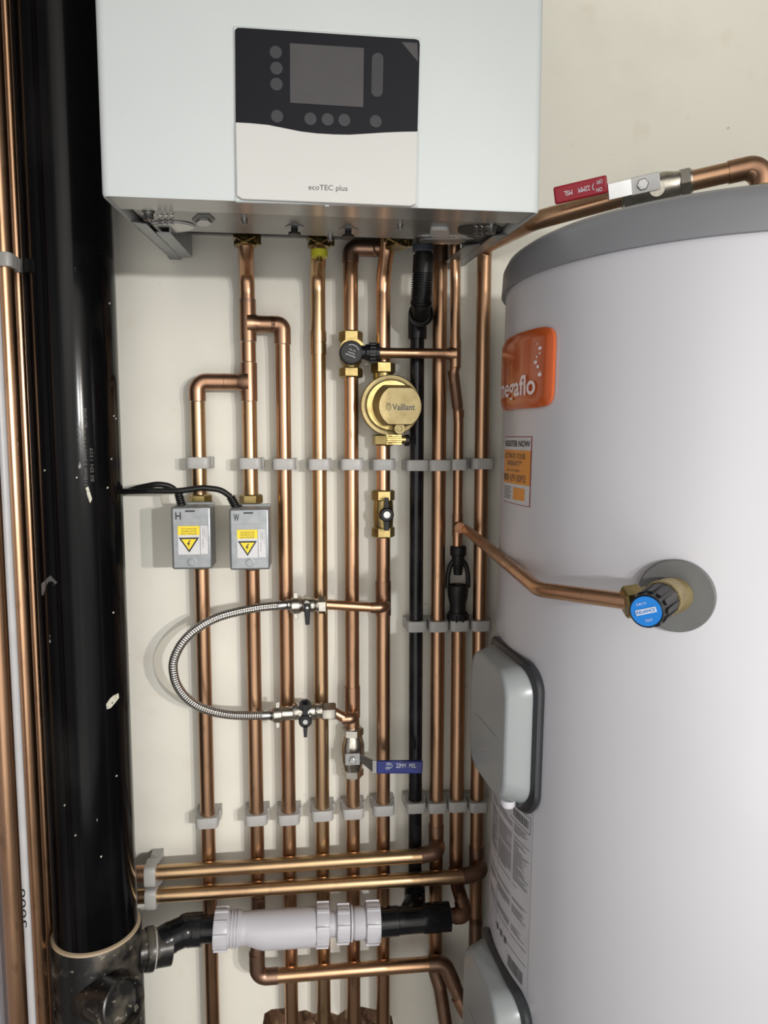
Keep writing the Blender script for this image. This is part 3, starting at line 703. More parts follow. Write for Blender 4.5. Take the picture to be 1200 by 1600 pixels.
# ================================================================ ROUND BRASS FILTER
fl = thing('brass_filter', V(5,635), 'large round brass filter with engraved name plate face, in the sixth upright pipe', 'filter')
fc = V(5,633); Rf = m(47.5, P(611,635,.06))
fc = Vector((P(609.5,634,.052).x, -.03, P(609.5,634,.052).z))
k = MB().lathe(fc, (0,-1,0), [(-.018,.02),(-.016,Rf*.7),(-.006,Rf*.93),(.014,Rf*.98),(.026,Rf),(.031,Rf),(.033,Rf*.97),(.033,Rf*.87),(.030,Rf*.86),(.030,0)], 64)
body = child(k.build('bowl', 'brass_l', fl), fl)
MB().lathe(fc, (0,-1,0), [(.028,Rf*.83),(.036,Rf*.83),(.037,Rf*.80),(.0375,0)], 56).build('inner_disc', 'brass', fl)
fcc = P(625.5,634.5,.096); Rc = m(32.5, fcc); sq = []
for i in range(64):
    a = 2*math.pi*i/64; x, z = Rc*1.02*math.cos(a), Rc*1.02*math.sin(a); z = max(-Rc*.86, min(Rc*.86, z)); sq.append((x, z))
k = MB(); base = Vector((fc.x+.007,-.066,fc.z))
k.loft([[base+Vector((x*1.16,0,z*1.16)) for x, z in sq], [fcc+Vector((x*1.03,.004,z*1.03)) for x, z in sq], [fcc+Vector((x,0,z)) for x, z in sq]])
face = child(k.build('raised_face', 'brass_l', fl, ang=30), fl)
o_ = P(613,641,.0965); text('Vaillant', plane_fn(o_, P(648.5,641,.0965)-o_, P(613,631,.0965)-o_), 'print', face, 'engraved_name', bold=True)
lc = P(607,636,.0965); rL = m(4.2, lc)
MB().tube([lc+Vector((rL*.9*math.cos(a),0,rL*1.25*math.sin(a))) for a in [2*math.pi*i/20 for i in range(21)]], .00028, 6).build('emblem_ring', 'print', face)
MB().tube([lc+Vector((x*rL,0,z*rL)) for x, z in ((-.6,1.7),(-.2,.9),(0,.3),(.2,.9),(.6,1.7))], .0003, 6).tube([lc+Vector((x*rL,0,z*rL)) for x, z in ((-.5,.3),(0,-.8),(.5,.3))], .0003, 6).build('emblem', 'print', face)
MB().hexn(V(5,575), (0,0,1), -.0085, .0085, .0185, rot=.52).lathe(V(5,590), (0,0,1), [(-.006,.0155),(.006,.0155)], 24).build('compression_nut', 'brass', fl)
MB().hexn(V(5,688), (0,0,1), -.008, .0085, .0175, rot=.2).build('compression_nut', 'brass', fl)
nc = P(624.5,670,.088)
MB().lathe(nc, (0,-1,0), [(-.03,.008),(-.004,.0082),(0,.0082),(.001,.0075),(.001,.004),(-.001,.0035),(-.001,0)], 28).build('bleed_screw', 'brass_l', fl)
k = MB(); dc = P(612,687,.075); k.lathe(dc, (1,0,0), [(-.006,.007),(0,.007),(0,.0062),(.02,.0062)], 20)
for i in range(14): a = 2*math.pi*i/14; k.box(dc+Vector((.003,0,0))+Vector((0,.0066*math.cos(a),.0066*math.sin(a))), (.022,.0014,.0014))
k.build('knurled_drain_cap', 'brass', fl)
MB().lathe(P(632,688,.070), (1,0,0), [(0,.0085),(.006,.0085),(.008,.006)], 20).build('drain_plug', 'rubber', fl)

# ================================================================ BLACK BUTTERFLY VALVE on pipe 6
bv = thing('isolation_valve', V(5,803), 'brass isolation valve with black butterfly lever in the sixth upright pipe', 'valve')
vc0 = V(5,803)
MB().lathe(vc0, (0,0,1), [(-.026,.0135),(-.018,.0150),(-.010,.0155),(.0,.0158),(.010,.0155),(.018,.0150),(.028,.0135)], 28).lathe(vc0,(0,-1,0),[(0,.010),(.020,.0085),(.026,.0075)],20).build('body', 'brass', bv)
MB().hexn(V(5,774), (0,0,1), -.0085, .0085, .0178, rot=.52).build('compression_nut', 'brass', bv)
MB().hexn(V(5,831), (0,0,1), -.0085, .0085, .0178, rot=.52).build('compression_nut', 'brass', bv)
hc = P(604,804,.062); hc = Vector((hc.x,-.058,hc.z))
k = MB().lathe(hc, (0,-1,0), [(0,.0108),(.007,.0108),(.0085,.009),(.0085,0)], 28)
lw = lambda w, z0, z1: k.prism([hc+Vector((-w,-.001,z0)), hc+Vector((w,-.001,z0)), hc+Vector((w*.9,-.001,z1)), hc+Vector((-w*.9,-.001,z1))], (0,-.006,0))
lw(.0035,.006,.0255); lw(.0040,-.024,-.006); lv = child(k.build('butterfly_lever', 'black', bv, bevel=.0008), bv)
MB().lathe(hc+Vector((0,-.0085,0)), (0,-1,0), [(0,.005),(.0006,.005),(.0006,.003),(.0001,.0028),(.0001,0)], 20).build('lever_screw', 'chrome', lv)

# ================================================================ FILLING VALVES AND HOSE
def fill_valve(cpx, cpy, right, left, wing, lev, label, hand):
    s = SF; t = thing('filling_valve', P(cpx, cpy, s), label, 'valve')
    a = P(*right, s); b_ = P(*left, s); d = b_-a; Ln = d.length
    R = .0098
    k = MB().lathe(a, d, [(0,.009),(Ln*.22,.0105),(Ln*.3,.0088),(Ln*.36,.0118),(Ln*.6,.0118),(Ln*.68,.0092),(Ln*.72,.0105),(Ln*.99,.0105)], 24)
    k.build('body', 'nickel', t)
    MB().hexn(a, d, -.001, Ln*.24, .0135, rot=.5).build('compression_nut', 'nickel', t)
    w = P(*wing, s); k = MB().lathe(w, d, [(-.007,.0115),(-.005,.0125),(.006,.0125),(.008,.009)], 24)
    k.box(w+Vector((0,-.002,0)), (.006,.004,.040)); k.build('wing_nut', 'nickel', t, bevel=.0006)
    return t, d.normalized(), w
fv1, d1, w1 = fill_valve(480,943,(509,945),(456,946),(462,946),0,'nickel filling valve at the upper end of the braided hose',0)
hp = P(480,945,SF+.014)
MB().lathe(Vector((hp.x,-SF,hp.z)), (0,-1,0), [(.008,.006),(.016,.0055)], 16).build('spindle', 'chrome', fv1)
k = MB(); k.prism([hp+Vector((x,0,z)) for x, z in ((-.0055,.003),(.0055,.003),(.0042,-.012),(.0030,-.029),(-.0030,-.029),(-.0042,-.012))], (0,-.006,0))
lv = child(k.build('lever', 'black', fv1, bevel=.001), fv1); MB().lathe(hp+Vector((0,-.006,-.003)), (0,-1,0), [(0,.0022),(.001,.002),(.001,0)], 14).build('lever_screw', 'chrome', lv)
fv2, d2, w2 = fill_valve(478,1111,(524,1111),(432,1115),(434,1116),0,'longer nickel filling valve with check body at the lower end of the braided hose',0)
hp = P(477,1125,SF+.022)
k = MB().lathe(hp, (0,-1,0), [(0,.0098),(.006,.0098),(.007,.0085),(.007,0)], 28)
k.prism([hp+Vector((x,-.001,z)) for x, z in ((-.0042,.0),(.0042,.0),(.0042,.024),(-.0042,.024))], (0,-.005,0))
k.prism([hp+Vector((x,-.002,z)) for x, z in ((-.0035,-.006),(.0035,-.006),(.0024,-.024),(-.0024,-.024))], (0,-.005,0))
k.lathe(Vector((hp.x,-SF-.010,hp.z+.019)), (0,-1,0), [(0,.009),(.006,.009)], 24)
lv = child(k.build('lever', 'black', fv2, bevel=.0006), fv2); MB().lathe(hp+Vector((0,-.007,0)), (0,-1,0), [(0,.004),(.0014,.0036),(.0014,0)], 16).build('lever_screw', 'chrome', lv)
MB().lathe(P(470,1111,SF), (1,0,0), [(-.012,.0112),(-.008,.0128),(-.004,.0128),(-.004,.011),(.012,.011),(.013,.0125),(.021,.0125),(.023,.010),(.028,.0115),(.032,.0115)], 24).build('check_body', 'nickel', fv2)
hs = thing('braided_hose', P(265,1035,.09), 'braided steel filling hose looping left between the two filling valves', 'hose')
hpx = [(437,946),(407,949),(375,955),(345,963),(320,974.5),(297,991),(281,1010),(271.5,1032),(271,1050),(276,1069),(289,1088),(308,1102.5),(333,1112),(360,1117),(386,1118),(412,1117.5)]
n_ = len(hpx); pts = [P(x, y, SF+.035*math.sin(math.pi*i/(n_-1))) for i, (x, y) in enumerate(hpx)]
def spline(q, sub=8):
    out = []; q = [q[0]*2-q[1]] + q + [q[-1]*2-q[-2]]
    for i in range(1, len(q)-2):
        for j in range(sub):
            t = j/sub; a, b, c, d = q[i-1:i+3]
            out.append(.5*((2*b)+(c-a)*t+(2*a-5*b+4*c-d)*t*t+(3*b-a-3*c+d)*t**3))
    return out+[q[-2]]
MB().tube(spline(pts), .0064, 20).build('braid', 'braid', hs)
for e_, o2, w_ in ((pts[0], pts[1], w1), (pts[-1], pts[-2], w2)):
    d = (e_-o2).normalized(); Ln = (w_-e_).length
    MB().lathe(e_-d*.004, d, [(0,.0068),(.001,.0074),(.012,.0074),(.013,.006),(.015,.0085),(.019,.0085),(.021,.006),(Ln+.004,.006)], 20).build('ferrule', 'chrome', hs)

# ================================================================ BLUE LEVER VALVE
def ball_valve(t, cen, d, up_, Lh, Rn, Rb, front):
    d = Vector(d).normalized()
    k = MB().lathe(cen, d, [(-Lh*.75,Rb*.80),(-Lh*.55,Rb*.86),(-Lh*.3,Rb),(Lh*.3,Rb),(Lh*.55,Rb*.86),(Lh*.75,Rb*.80)], 28)
    k.lathe(cen, front, [(0,Rb*.62),(Rb*1.25,Rb*.5)], 20); k.build('body', 'nickel', t)
    for sg in (1,-1): MB().hexn(cen+d*sg*Lh*.84, d, -Lh*.17, Lh*.17, Rn, rot=.35).lathe(cen+d*sg*Lh*.84, d, [(-Lh*.20,Rn*.8),(Lh*.20,Rn*.8)], 24).build('compression_nut', 'nickel', t)
bl = thing('lever_valve', V(4,1175), 'nickel lever valve with dark blue handle pointing right, on the fifth upright pipe', 'valve')
cb = V(4,1174)
ball_valve(bl, cb, (0,0,1), None, .0395, .0172, .0185, (0,-1,0))
pc = P(551,1187,.062)
pl_ = MB().box(Vector((pc.x,-.060,pc.z)), (.022,.002,.018)).prism([Vector((pc.x+.011,-.059,pc.z+.008)), Vector((pc.x+.011,-.059,pc.z-.004)), P(584,1207,.082), P(584,1188,.082)], (0,-.002,0))
pl_.prism([P(582,1188,.082), P(582,1207,.082), P(590,1207,.082), P(590,1188,.082)], (0,-.002,0))
pl_.build('handle_plate', 'zinc', bl)
MB().hexn(Vector((pc.x,-.061,pc.z)), (0,-1,0), 0, .005, .0058).lathe(Vector((pc.x,-.061,pc.z)), (0,-1,0), [(0,.003),(.008,.003)], 12).build('handle_nut', 'chrome', bl)
gq = [P(588,1187,.0805), P(588,1206.5,.0805), P(659,1206.5,.0805), P(660,1186.5,.0805)]
gr_ = child(MB().prism(gq, (0,-.006,0)).build('grip', 'blue', bl, bevel=.0018, seg=3), bl)
def onplane(pxl, pxr, pyb, pyt, s, yy=None):
    o_ = P(pxl, pyb, s); return plane_fn(o_, P(pxr, pyb, s)-o_, P(pxl, pyt, s)-o_)
text('ON', onplane(603.5,610,1196,1191.5,.0869), 'pale', gr_, 'on_lettering'); text('OFF', onplane(602.5,610,1202.5,1198,.0869), 'pale', gr_, 'off_lettering')
text('22MM', onplane(619,634,1199.5,1193,.0869), 'pale', gr_, 'size_lettering'); text('MSL', onplane(639.5,650,1199.5,1193,.0869), 'pale', gr_, 'maker_lettering')
ac = P(608,1196.8,.0869); MB().tube([ac+Vector((.0045*math.cos(a),0,.0042*math.sin(a))) for a in [math.radians(-55+i*11) for i in range(11)]], .0004, 6).build('arc_mark', 'pale', gr_)

# ================================================================ RED LEVER VALVE
rv = thing('lever_valve', pv, 'nickel lever valve with dark red handle above the cylinder lid', 'valve')
vcen = rv0+(rv1-rv0)*.515
fr = (CAM-vcen); fr = (fr-dv*fr.dot(dv)).normalized(); upv = dv.cross(fr); upv = upv if upv.z > 0 else -upv
ball_valve(rv, vcen, dv, None, .0365, .0165, .0165, fr)
k = MB(); c0 = P(1004,288,-vcen.y+.022)
Rm = Matrix((dv, fr, upv)).transposed()
k.box(c0+dv*.003, (.030,.002,.018), Rm); k.box(c0-dv*.024+fr*.003, (.026,.002,.017), Rm @ Matrix.Rotation(math.radians(-13), 3, 'Z'))
k.build('handle_plate', 'zinc', rv, bevel=.0004)
MB().hexn(c0+fr*.001, fr, 0, .005, .0065).lathe(c0, fr, [(0,.0035),(.009,.0035)], 12).build('handle_nut', 'chrome', rv)
gc = P(907,297,-(c0-dv*.066).y+.006)
tilt = Matrix.Rotation(0, 3, fr)
gr2 = child(MB().box(gc, (.058,.007,.0185), Rm).build('grip', 'red', rv, bevel=.002, seg=3), rv)
def rtxt(body, x, w, h, z, nm):
    o_ = gc+fr*.0038+dv*(x+w/2)+upv*(z+h/2); text(body, plane_fn(o_, -dv*w, -upv*h), 'pale', gr2, nm)
rtxt('ON', .020,.006,.004,-.004,'on_lettering'); rtxt('OFF', .021,.0065,.004,.004,'off_lettering'); rtxt('22MM', .004,.0125,.0052,.0,'size_lettering'); rtxt('MSL', -.0135,.009,.0052,.0,'maker_lettering')
MB().tube([gc+fr*.0038+dv*(.0165-.0035*math.cos(a))+upv*(.004*math.sin(a)) for a in [math.radians(-60+i*12) for i in range(11)]], .0004, 6).build('arc_mark', 'pale', gr2)

# ================================================================ TUNDISH
td = thing('tundish', (X9b,-SP,Z(714,960)), 'black plastic tundish with open window in the ninth upright pipe', 'tundish')
tz = lambda y: Z(714.5, y); xm = (X[8]+X9b)/2; base = Vector((xm,-SP,0))
MB().lathe(base, (0,0,1), [(tz(868),.008),(tz(868),.0118),(tz(865),.0128),(tz(855),.0128),(tz(853),.0115),(tz(853),.0077)], 28).build('inlet_nut', 'rubber', td)
MB().lathe(base, (0,0,1), [(tz(898),.004),(tz(898),.0066),(tz(886),.0080),(tz(882),.0100),(tz(867),.0100)], 28).build('nozzle', 'rubber', td)
MB().lathe(base, (0,0,1), [(tz(956),.012),(tz(956),.0128),(tz(944),.0128),(tz(932),.0155),(tz(918),.0165),(tz(914),.0160),(tz(914),.0140),(tz(934),.0120),(tz(950),.008)], 32).build('bowl', 'rubber', td)
for sg in (1,-1):
    MB().tube(spline([base+Vector((sg*.0075,0,tz(876))), base+Vector((sg*.0125,0,tz(884))), base+Vector((sg*.0158,0,tz(898))), base+Vector((sg*.0165,0,tz(918)))]), .0038, 12).build('side_arm', 'rubber', td)
k = MB().lathe(base, (0,0,1), [(tz(972),.0115),(tz(972),.0150),(tz(969),.0162),(tz(959),.0162),(tz(956),.0150),(tz(956),.012)], 28)
for i in range(10): a = 2*math.pi*i/10; k.box(base+Vector((.0158*math.cos(a),.0158*math.sin(a),tz(964))), (.003,.003,.010))
k.build('outlet_nut', 'rubber', td)

# ================================================================ CONDENSATE WASTE
cw = thing('waste_pipe', V(6,900), 'straight black plastic condensate pipe running down the wall into the black tee', 'pipe')
tube(cw, [V(6,520), V(6,1392)], mt='black', r=.0108, name='pipe')
ez = V(6,494); ef = Vector((ez.x,-.060,ez.z))
MB().lathe(base*0+Vector((X[6],-SP,0)), (0,0,1), [(Z(655,530),.0125),(Z(655,530),.0142),(Z(655,500),.0142),(Z(655,490),.0140)], 28).tube(fillet([V(6,505), ez, ef], .016), .0140).build('elbow_adaptor', 'black', cw)
MB().lathe(Vector((ez.x,-.056,P(657,491,.06).z)), (0,-1,0), [(0,.0172),(.006,.0185),(.010,.0185),(.011,.0165),(.006,.0145),(.006,.012)], 32).build('rubber_collar', 'rubber', cw)
ch = thing('corrugated_hose', P(660,440,.07), 'black corrugated condensate hose hanging from the boiler into the collar', 'hose')
zc = P(657,486,.07)
hpts = spline([P(662,372,.088), P(662,398,.087), P(661,420,.085), P(659,450,.082), P(658,474,.078), P(657,489,.064), Vector((ez.x,-.052,P(657,491,.05).z))], 34)
rad_ = []
for i in range(len(hpts)):
    t_ = i/len(hpts); rad_.append(.0120 if t_ < .17 else (.0148 if t_ < .38 else (.0138 + (.0016 if i % 4 < 2 else -.0008) if t_ < .68 else .0118 if t_ > .85 else .0138)))
MB().tube(hpts, rad_, 26).build('bellows', 'rubber', ch)
MB().lathe(P(661,395,.087), (0,0,1), [(0,.0135),(.002,.0150),(.024,.0155),(.030,.0155)], 24).build('clear_sleeve', 'clear', ch)
# black tee
bt_ = thing('waste_tee', P(650,1437,STE), 'black plastic swept tee at the foot of the black condensate pipe', 'pipe fitting')
a = P(590,1441,STE); b_ = P(660,1435,STE); c_ = P(703,1432,STE); dd = (c_-a).normalized()
r1_ = m(21.5, a); k = MB().lathe(a, dd, [(0,r1_*.8),(0,r1_),(m(32,a),r1_),(m(33,a),r1_*.94),(m(70,a),r1_*.94),(m(71,a),r1_*.96)], 30)
k.build('run', 'black', bt_)
MB().lathe(b_, dd, [(0,r1_*.9),(0,r1_*1.0),(m(25,b_),r1_*1.03),(m(26,b_),r1_*1.0),(m(43,b_),r1_*1.0),(m(43,b_),r1_*.6)], 30).build('socket', 'black', bt_)
tp = Vector((X[6],-SP-.006,Z(648,1388)))
MB().tube([tp, tp+Vector((-.001,-.004,-.012)), P(643,1424,STE-.012), P(640,1438,STE)], [.0155,.0165,.0185,.0185], 28).build('branch', 'black', bt_)
MB().lathe(Vector((X[6],-SP,Z(648,1385))), (0,0,-1), [(-.004,.0125),(-.004,.0165),(.018,.0170),(.020,.015)], 26).build('branch_socket', 'black', bt_)

# ================================================================ WHITE TRAP
STR = .088
wt = thing('waterless_trap', P(450,1448,STR), 'white plastic waterless waste trap lying level above the lower copper run', 'trap')
def axp(px): return P(px, 1451.5-(px-345)*.0440, STR)
a = axp(330); ax_ = (axp(590)-a).normalized()
def tt(px): return (axp(px)-a).dot(ax_)
def rpx(h): return m(h/2, axp(450))
def nut(x0, x1, h, nm='ribbed_nut', ribs=8, mt='wpl'):
    k = MB().lathe(a, ax_, [(tt(x0),rpx(h)*.88),(tt(x0),rpx(h)*.97),(tt(x0+3),rpx(h)),(tt(x1-3),rpx(h)),(tt(x1),rpx(h)*.97),(tt(x1),rpx(h)*.85)], 36)
    u, w, _ = frame(ax_); L_ = tt(x1)-tt(x0)
    for i in range(ribs):
        an = 2*math.pi*i/ribs+.35; r_ = rpx(h)
        R3 = Matrix((ax_, u*math.cos(an)+w*math.sin(an), -u*math.sin(an)+w*math.cos(an))).transposed()
        k.box(a+ax_*(tt(x0)+L_/2)+(u*math.cos(an)+w*math.sin(an))*r_, (L_*.96,.0042,.0052), R3)
    k.build(nm, mt, wt, bevel=.0006)
nut(335,357,58, ribs=10)
k = MB(); pr_ = [(tt(352),rpx(46))]
for i in range(4): pr_ += [(tt(357+i*5),rpx(54)),(tt(359.5+i*5),rpx(54)),(tt(360+i*5),rpx(50)),(tt(361.5+i*5),rpx(50))]
pr_ += [(tt(378),rpx(47)),(tt(388),rpx(47))]; k.lathe(a, ax_, pr_, 36); k.build('threaded_neck', 'wpl', wt)
k = MB(); rings = []
u, w, _ = frame(ax_); dn = Vector((0,0,-1)); dn = (dn-ax_*dn.dot(ax_)).normalized(); sd = ax_.cross(dn)
for x, r_, off in ((384,23.5,0),(388,24.5,.6),(396,26,1.8),(405,27.8,3.4),(412,28.6,4.2),(420,28.9,4.2),(494,28.9,2.8),(497,28.9,2.8)):
    cn = a+ax_*tt(x)+dn*m(off, a); rings.append([cn+(dn*math.cos(t)+sd*math.sin(t))*m(r_, a) for t in [2*math.pi*j/40 for j in range(40)]])
k.loft(rings).build('body', 'wpl', wt, ang=50)
nut(494,514,62); 
MB().lathe(a, ax_, [(tt(510),rpx(37)),(tt(530),rpx(37))], 32).build('connecting_pipe', 'wpl', wt)
nut(526,546,54)
MB().lathe(a, ax_, [(tt(545),rpx(40)),(tt(547.5),rpx(40)),(tt(547.5),rpx(52)),(tt(550.5),rpx(52)),(tt(550.5),rpx(38)),(tt(552),rpx(44)),(tt(555),rpx(48)),(tt(574),rpx(48))], 36).build('reducer', 'wpl', wt)
nut(571,593,60)
# ================================================================ BLACK BEND into the stack
bb = thing('waste_bend', P(290,1455,STR+.005), 'glossy black plastic bend from the white trap into the soil pipe boss', 'pipe fitting')
pA, pB, pC, pD = P(338,1451,STR), P(312,1452,STR), P(288,1455,STR+.004), P(238,1484,STR+.02)
r_ = m(20, pB)
MB().tube([pA, pB, P(300,1452.5,STR)], r_, 28).build('pipe', 'black', bb)
MB().tube(spline([P(316,1451.8,STR), P(296,1452.8,STR), pC, P(268,1464,STR+.008), P(252,1474,STR+.014), pD], 6), [r_*1.22]*13+[r_*1.12]*5+[r_*1.16]*13, 28).build('bend', 'black', bb)

# ================================================================ SOIL STACK
SS = .130
sk = vx((124.5,800),(141,1217), SS); RS = .055
s1 = -(-SS)
# slide the stack along depth until its width matches
stk = thing('soil_pipe', (sk,-SS,0), 'thick scuffed black soil pipe standing between the left-wall copper pipes and the boiler', 'pipe')
zc_ = P(150,1488,SS+RS*.9).z
MB().lathe((sk,-SS,0), (0,0,1), [(zc_-.01,RS),(2.58,RS)], 64).build('pipe', 'stack', stk)
MB().lathe((sk,-SS,0), (0,0,1), [(.0,RS),(.30,RS),(.30,RS*1.10),(zc_-.004,RS*1.10),(zc_,RS*1.075),(zc_,RS*.9)], 64).build('branch_body', 'stain', stk)
MB().lathe((sk,-SS,0), (0,0,1), [(zc_-.001,RS*.99),(zc_-.001,RS*1.075),(zc_+.0025,RS*1.055),(zc_+.004,RS*1.0)], 64).build('ring_seal', 'caulk', stk)
# boss taking the waste bend
bA = P(241,1480,STR+.016); bdir = Vector((.9,.38,.28)).normalized(); bdir = (P(238,1482,STR+.018)-Vector((sk,-SS,zc_-.045))).normalized()
r_ = m(21, pD)
MB().lathe(Vector((sk,-SS,zc_-.045)), bdir, [(.04,r_*1.35),(.10,r_*1.35),(.10,r_*1.35)], 36).build('boss', 'stain', stk)
Lb = (pD-Vector((sk,-SS,zc_-.045))).length
MB().lathe(Vector((sk,-SS,zc_-.045)), bdir, [(.09,r_*1.3),(Lb-.010,r_*1.45),(Lb-.008,r_*1.52),(Lb+.001,r_*1.52),(Lb+.002,r_*1.3),(Lb-.004,r_*1.15)], 36).build('boss_socket', 'stain', stk)
MB().lathe(Vector((sk,-SS,zc_-.045)), bdir, [(Lb-.002,r_*1.48),(Lb+.0035,r_*1.40),(Lb+.0035,r_*1.2)], 36).build('white_seal', 'nylon', stk)
# capped side branch low down
oc = P(194,1568,SS+.090); od = Vector((.62,-.55,.28)).normalized(); st_ = oc-od*.075
Ro = m(35, oc)
MB().lathe(oc, od, [(-.085,Ro*.95),(-.004,Ro*1.0),(0,Ro*1.03),(.001,Ro*.95),(-.012,Ro*.88),(-.012,Ro*.8)], 40).build('side_branch', 'stain', stk)
MB().lathe(oc, od, [(-.013,Ro*.9),(-.011,Ro*.86),(-.011,0)], 40).build('branch_cap', 'stain', stk)
# print, flakes and tape on the pipe
def SKF(phi, z, lift=.0004): return Vector((sk+math.sin(phi)*(RS+lift), -SS-math.cos(phi)*(RS+lift), z))
def skp(px, py):
    v = ray(px, py); o = CAM-Vector((sk,-SS,0)); a_ = v.x**2+v.y**2; b2 = o.x*v.x+o.y*v.y; c2_ = o.x**2+o.y**2-RS**2; q = max(0, b2*b2-a_*c2_)
    t = (-b2-math.sqrt(q))/a_; p = o+v*t; return math.atan2(p.x, -p.y), p.z
for body, px, y0, y1 in (('110mm 3.2mm PVC-U', 137, 758, 672), ('BD-SN8', 136, 668, 638), ('BS EN 1329', 147, 752, 700), ('6 ABC', 127, 690, 660)):
    a0, z0 = skp(px, y0); a1, z1 = skp(px, y1)
    text(body, lambda u, v, a0=a0, z0=z0, z1=z1: SKF(a0-.075*v, z0+(z1-z0)*u), 'faint', stk, 'printed_line')
def flake(pts, mt, nm): MB().prism([SKF(*skp(x, y), .0002) for x, y in pts], (0,-.0006,0)).build(nm, mt, stk)
flake([(167,1108),(166,1100),(172,1091),(178,1086),(185,1083),(186,1090),(180,1098),(173,1106)], 'flake', 'paint_flake')
flake([(134,762),(138,760),(141,770),(144,780),(141,786),(137,776)], 'flake', 'paint_flake')
flake([(65,912),(79,899),(90,910),(84,915),(66,931)], 'tape', 'tape_scrap')
for q in ((171,474),(178,650),(181,654),(174,717),(168,762),(120,746),(70,735),(177,957),(182,1212),(118,1305),(158,1338),(101,1258)):
    flake([(q[0]-1.3,q[1]),(q[0]+.5,q[1]-1.8),(q[0]+1.6,q[1]),(q[0]-.3,q[1]+1.8)], 'flake', 'paint_speck')

# ================================================================ CYLINDER
tk = thing('hot_water_cylinder', None, 'tall lilac-white hot water cylinder with grey lid on the right', 'water cylinder', mtx=TM)
INV[tk.as_pointer()] = Matrix.Identity(4)
zl = H+.180; zt_ = H+.222
MB().lathe((0,0,.012), (0,0,1), [(0,TR-.01),(.02,TR),(zl+.004,TR)], 160).build('casing', 'tank', tk)
MB().lathe((0,0,0), (0,0,1), [(zl,TR-.001),(zl,TR+.0055),(zt_-.016,TR+.004),(zt_-.006,TR-.001),(zt_,TR-.010),(zt_+.001,TR-.02),(zt_+.001,0)], 160).build('lid', 'lid', tk, ang=50)
MB().lathe((0,0,0), (0,0,1), [(0,TR+.004),(.045,TR+.004),(.05,TR)], 120).build('base_rim', 'lid', tk)
def TW(ph0, ph1, z0, z1, lift=.0006, skew=0): return lambda u, v: L(ph0+(ph1-ph0)*u, TR+lift, z0+(z1-z0)*v+skew*u)
# badge
pr0, zbt = T(871,507); _, zbb = T(866,636); wb_ = .132/TR; pl0 = pr0-wb_
zb1, zb2 = zbb, zbt
k = MB(); ringsb = []
for n_off, ins in ((.0005,0),(.004,0),(.006,.004),(.0065,.010)):
    r = []
    for i in range(64):
        a_ = 2*math.pi*i/64; e = 8; cxx, syy = math.cos(a_), math.sin(a_); q = (abs(cxx)**e+abs(syy)**e)**(-1/e)
        r.append(L((pl0+pr0)/2+(wb_/2-ins/TR)*cxx*q, TR+n_off, (zb1+zb2)/2+((zb2-zb1)/2-ins)*syy*q))
    ringsb.append(r)
bg = child(k.loft(ringsb, cap=False).grid(lambda u, v: L(pl0+.010/TR+(wb_-.02/TR)*u, TR+.0066, zb1+.010+(zb2-zb1-.02)*v), 24, 1).build('badge', 'orange', tk), tk)
pE, zE0 = T(846,618); pM = pE-.098/TR
zx0 = zb1+(zb2-zb1)*.085; zx1 = zb1+(zb2-zb1)*.43
text('megaflo', lambda u, v: L(pM+(pE-pM)*u, TR+.0084, zx0+(zx1-zx0)*v), 'lettering', bg, 'badge_name', bold=True)
k = MB()
for px, py, r in ((843.5,585,3.2),(844.5,580,.8),(840.5,573,2.6),(837,566,3.0),(839,557.5,1.8),(843.5,552,1.6),(844,544,3.0),(840,537.5,1.2)):
    a_, z_ = T(px, py, TR+.0072); rr_ = m(r, P(840,560,.38)); 
    k.v += [L(a_+rr_*1.6*math.cos(t)/TR, TR+.0074, z_+rr_*math.sin(t)) for t in [2*math.pi*i/16 for i in range(16)]]
    k.f.append(tuple(range(len(k.v)-16, len(k.v))))
k.build('bubbles', 'lettering', bg)
# register sticker
pr0, z1_ = T(832,682); _, z0_ = T(829.5,793); pl0 = pr0-.085/TR
W_ = lambda u0, u1, v0, v1, lf: TW(pl0+(pr0-pl0)*u0, pl0+(pr0-pl0)*u1, z0_+(z1_-z0_)*v0, z0_+(z1_-z0_)*v1, lf)
stc = child(MB().grid(W_(0,1,0,1,.0003), 14, 1).build('warranty_sticker', 'red', tk), tk)
MB().grid(W_(.015,.985,.012,.988,.0006), 14, 1).build('sticker_paper', 'paper', stc)
MB().grid(W_(.015,.985,.30,.80,.0008), 14, 1).build('amber_block', 'amber', stc)
text('REGISTER NOW', W_(.08,.97,.85,.94,.0011), 'ink', stc, 'sticker_line', bold=True)
text('ACTIVATE YOUR', W_(.10,.86,.67,.755,.0011), 'print', stc, 'sticker_line'); text('WARRANTY*', W_(.22,.76,.565,.65,.0011), 'print', stc, 'sticker_line')
text('CALL 24/7 NOW', W_(.22,.70,.48,.515,.0011), 'print', stc, 'sticker_line'); text('0800 479 0092', W_(.03,.88,.335,.44,.0011), 'print', stc, 'sticker_line')
MB().grid(W_(.50,.86,.07,.25,.0009), 8, 1).build('amber_square', 'amber', stc)
k = MB()
for j in range(6): k.grid(W_(.08,.42-.04*(j % 2),.235-.033*j,.247-.033*j,.0009), 6, 1)
k.build('small_print', 'print', stc)
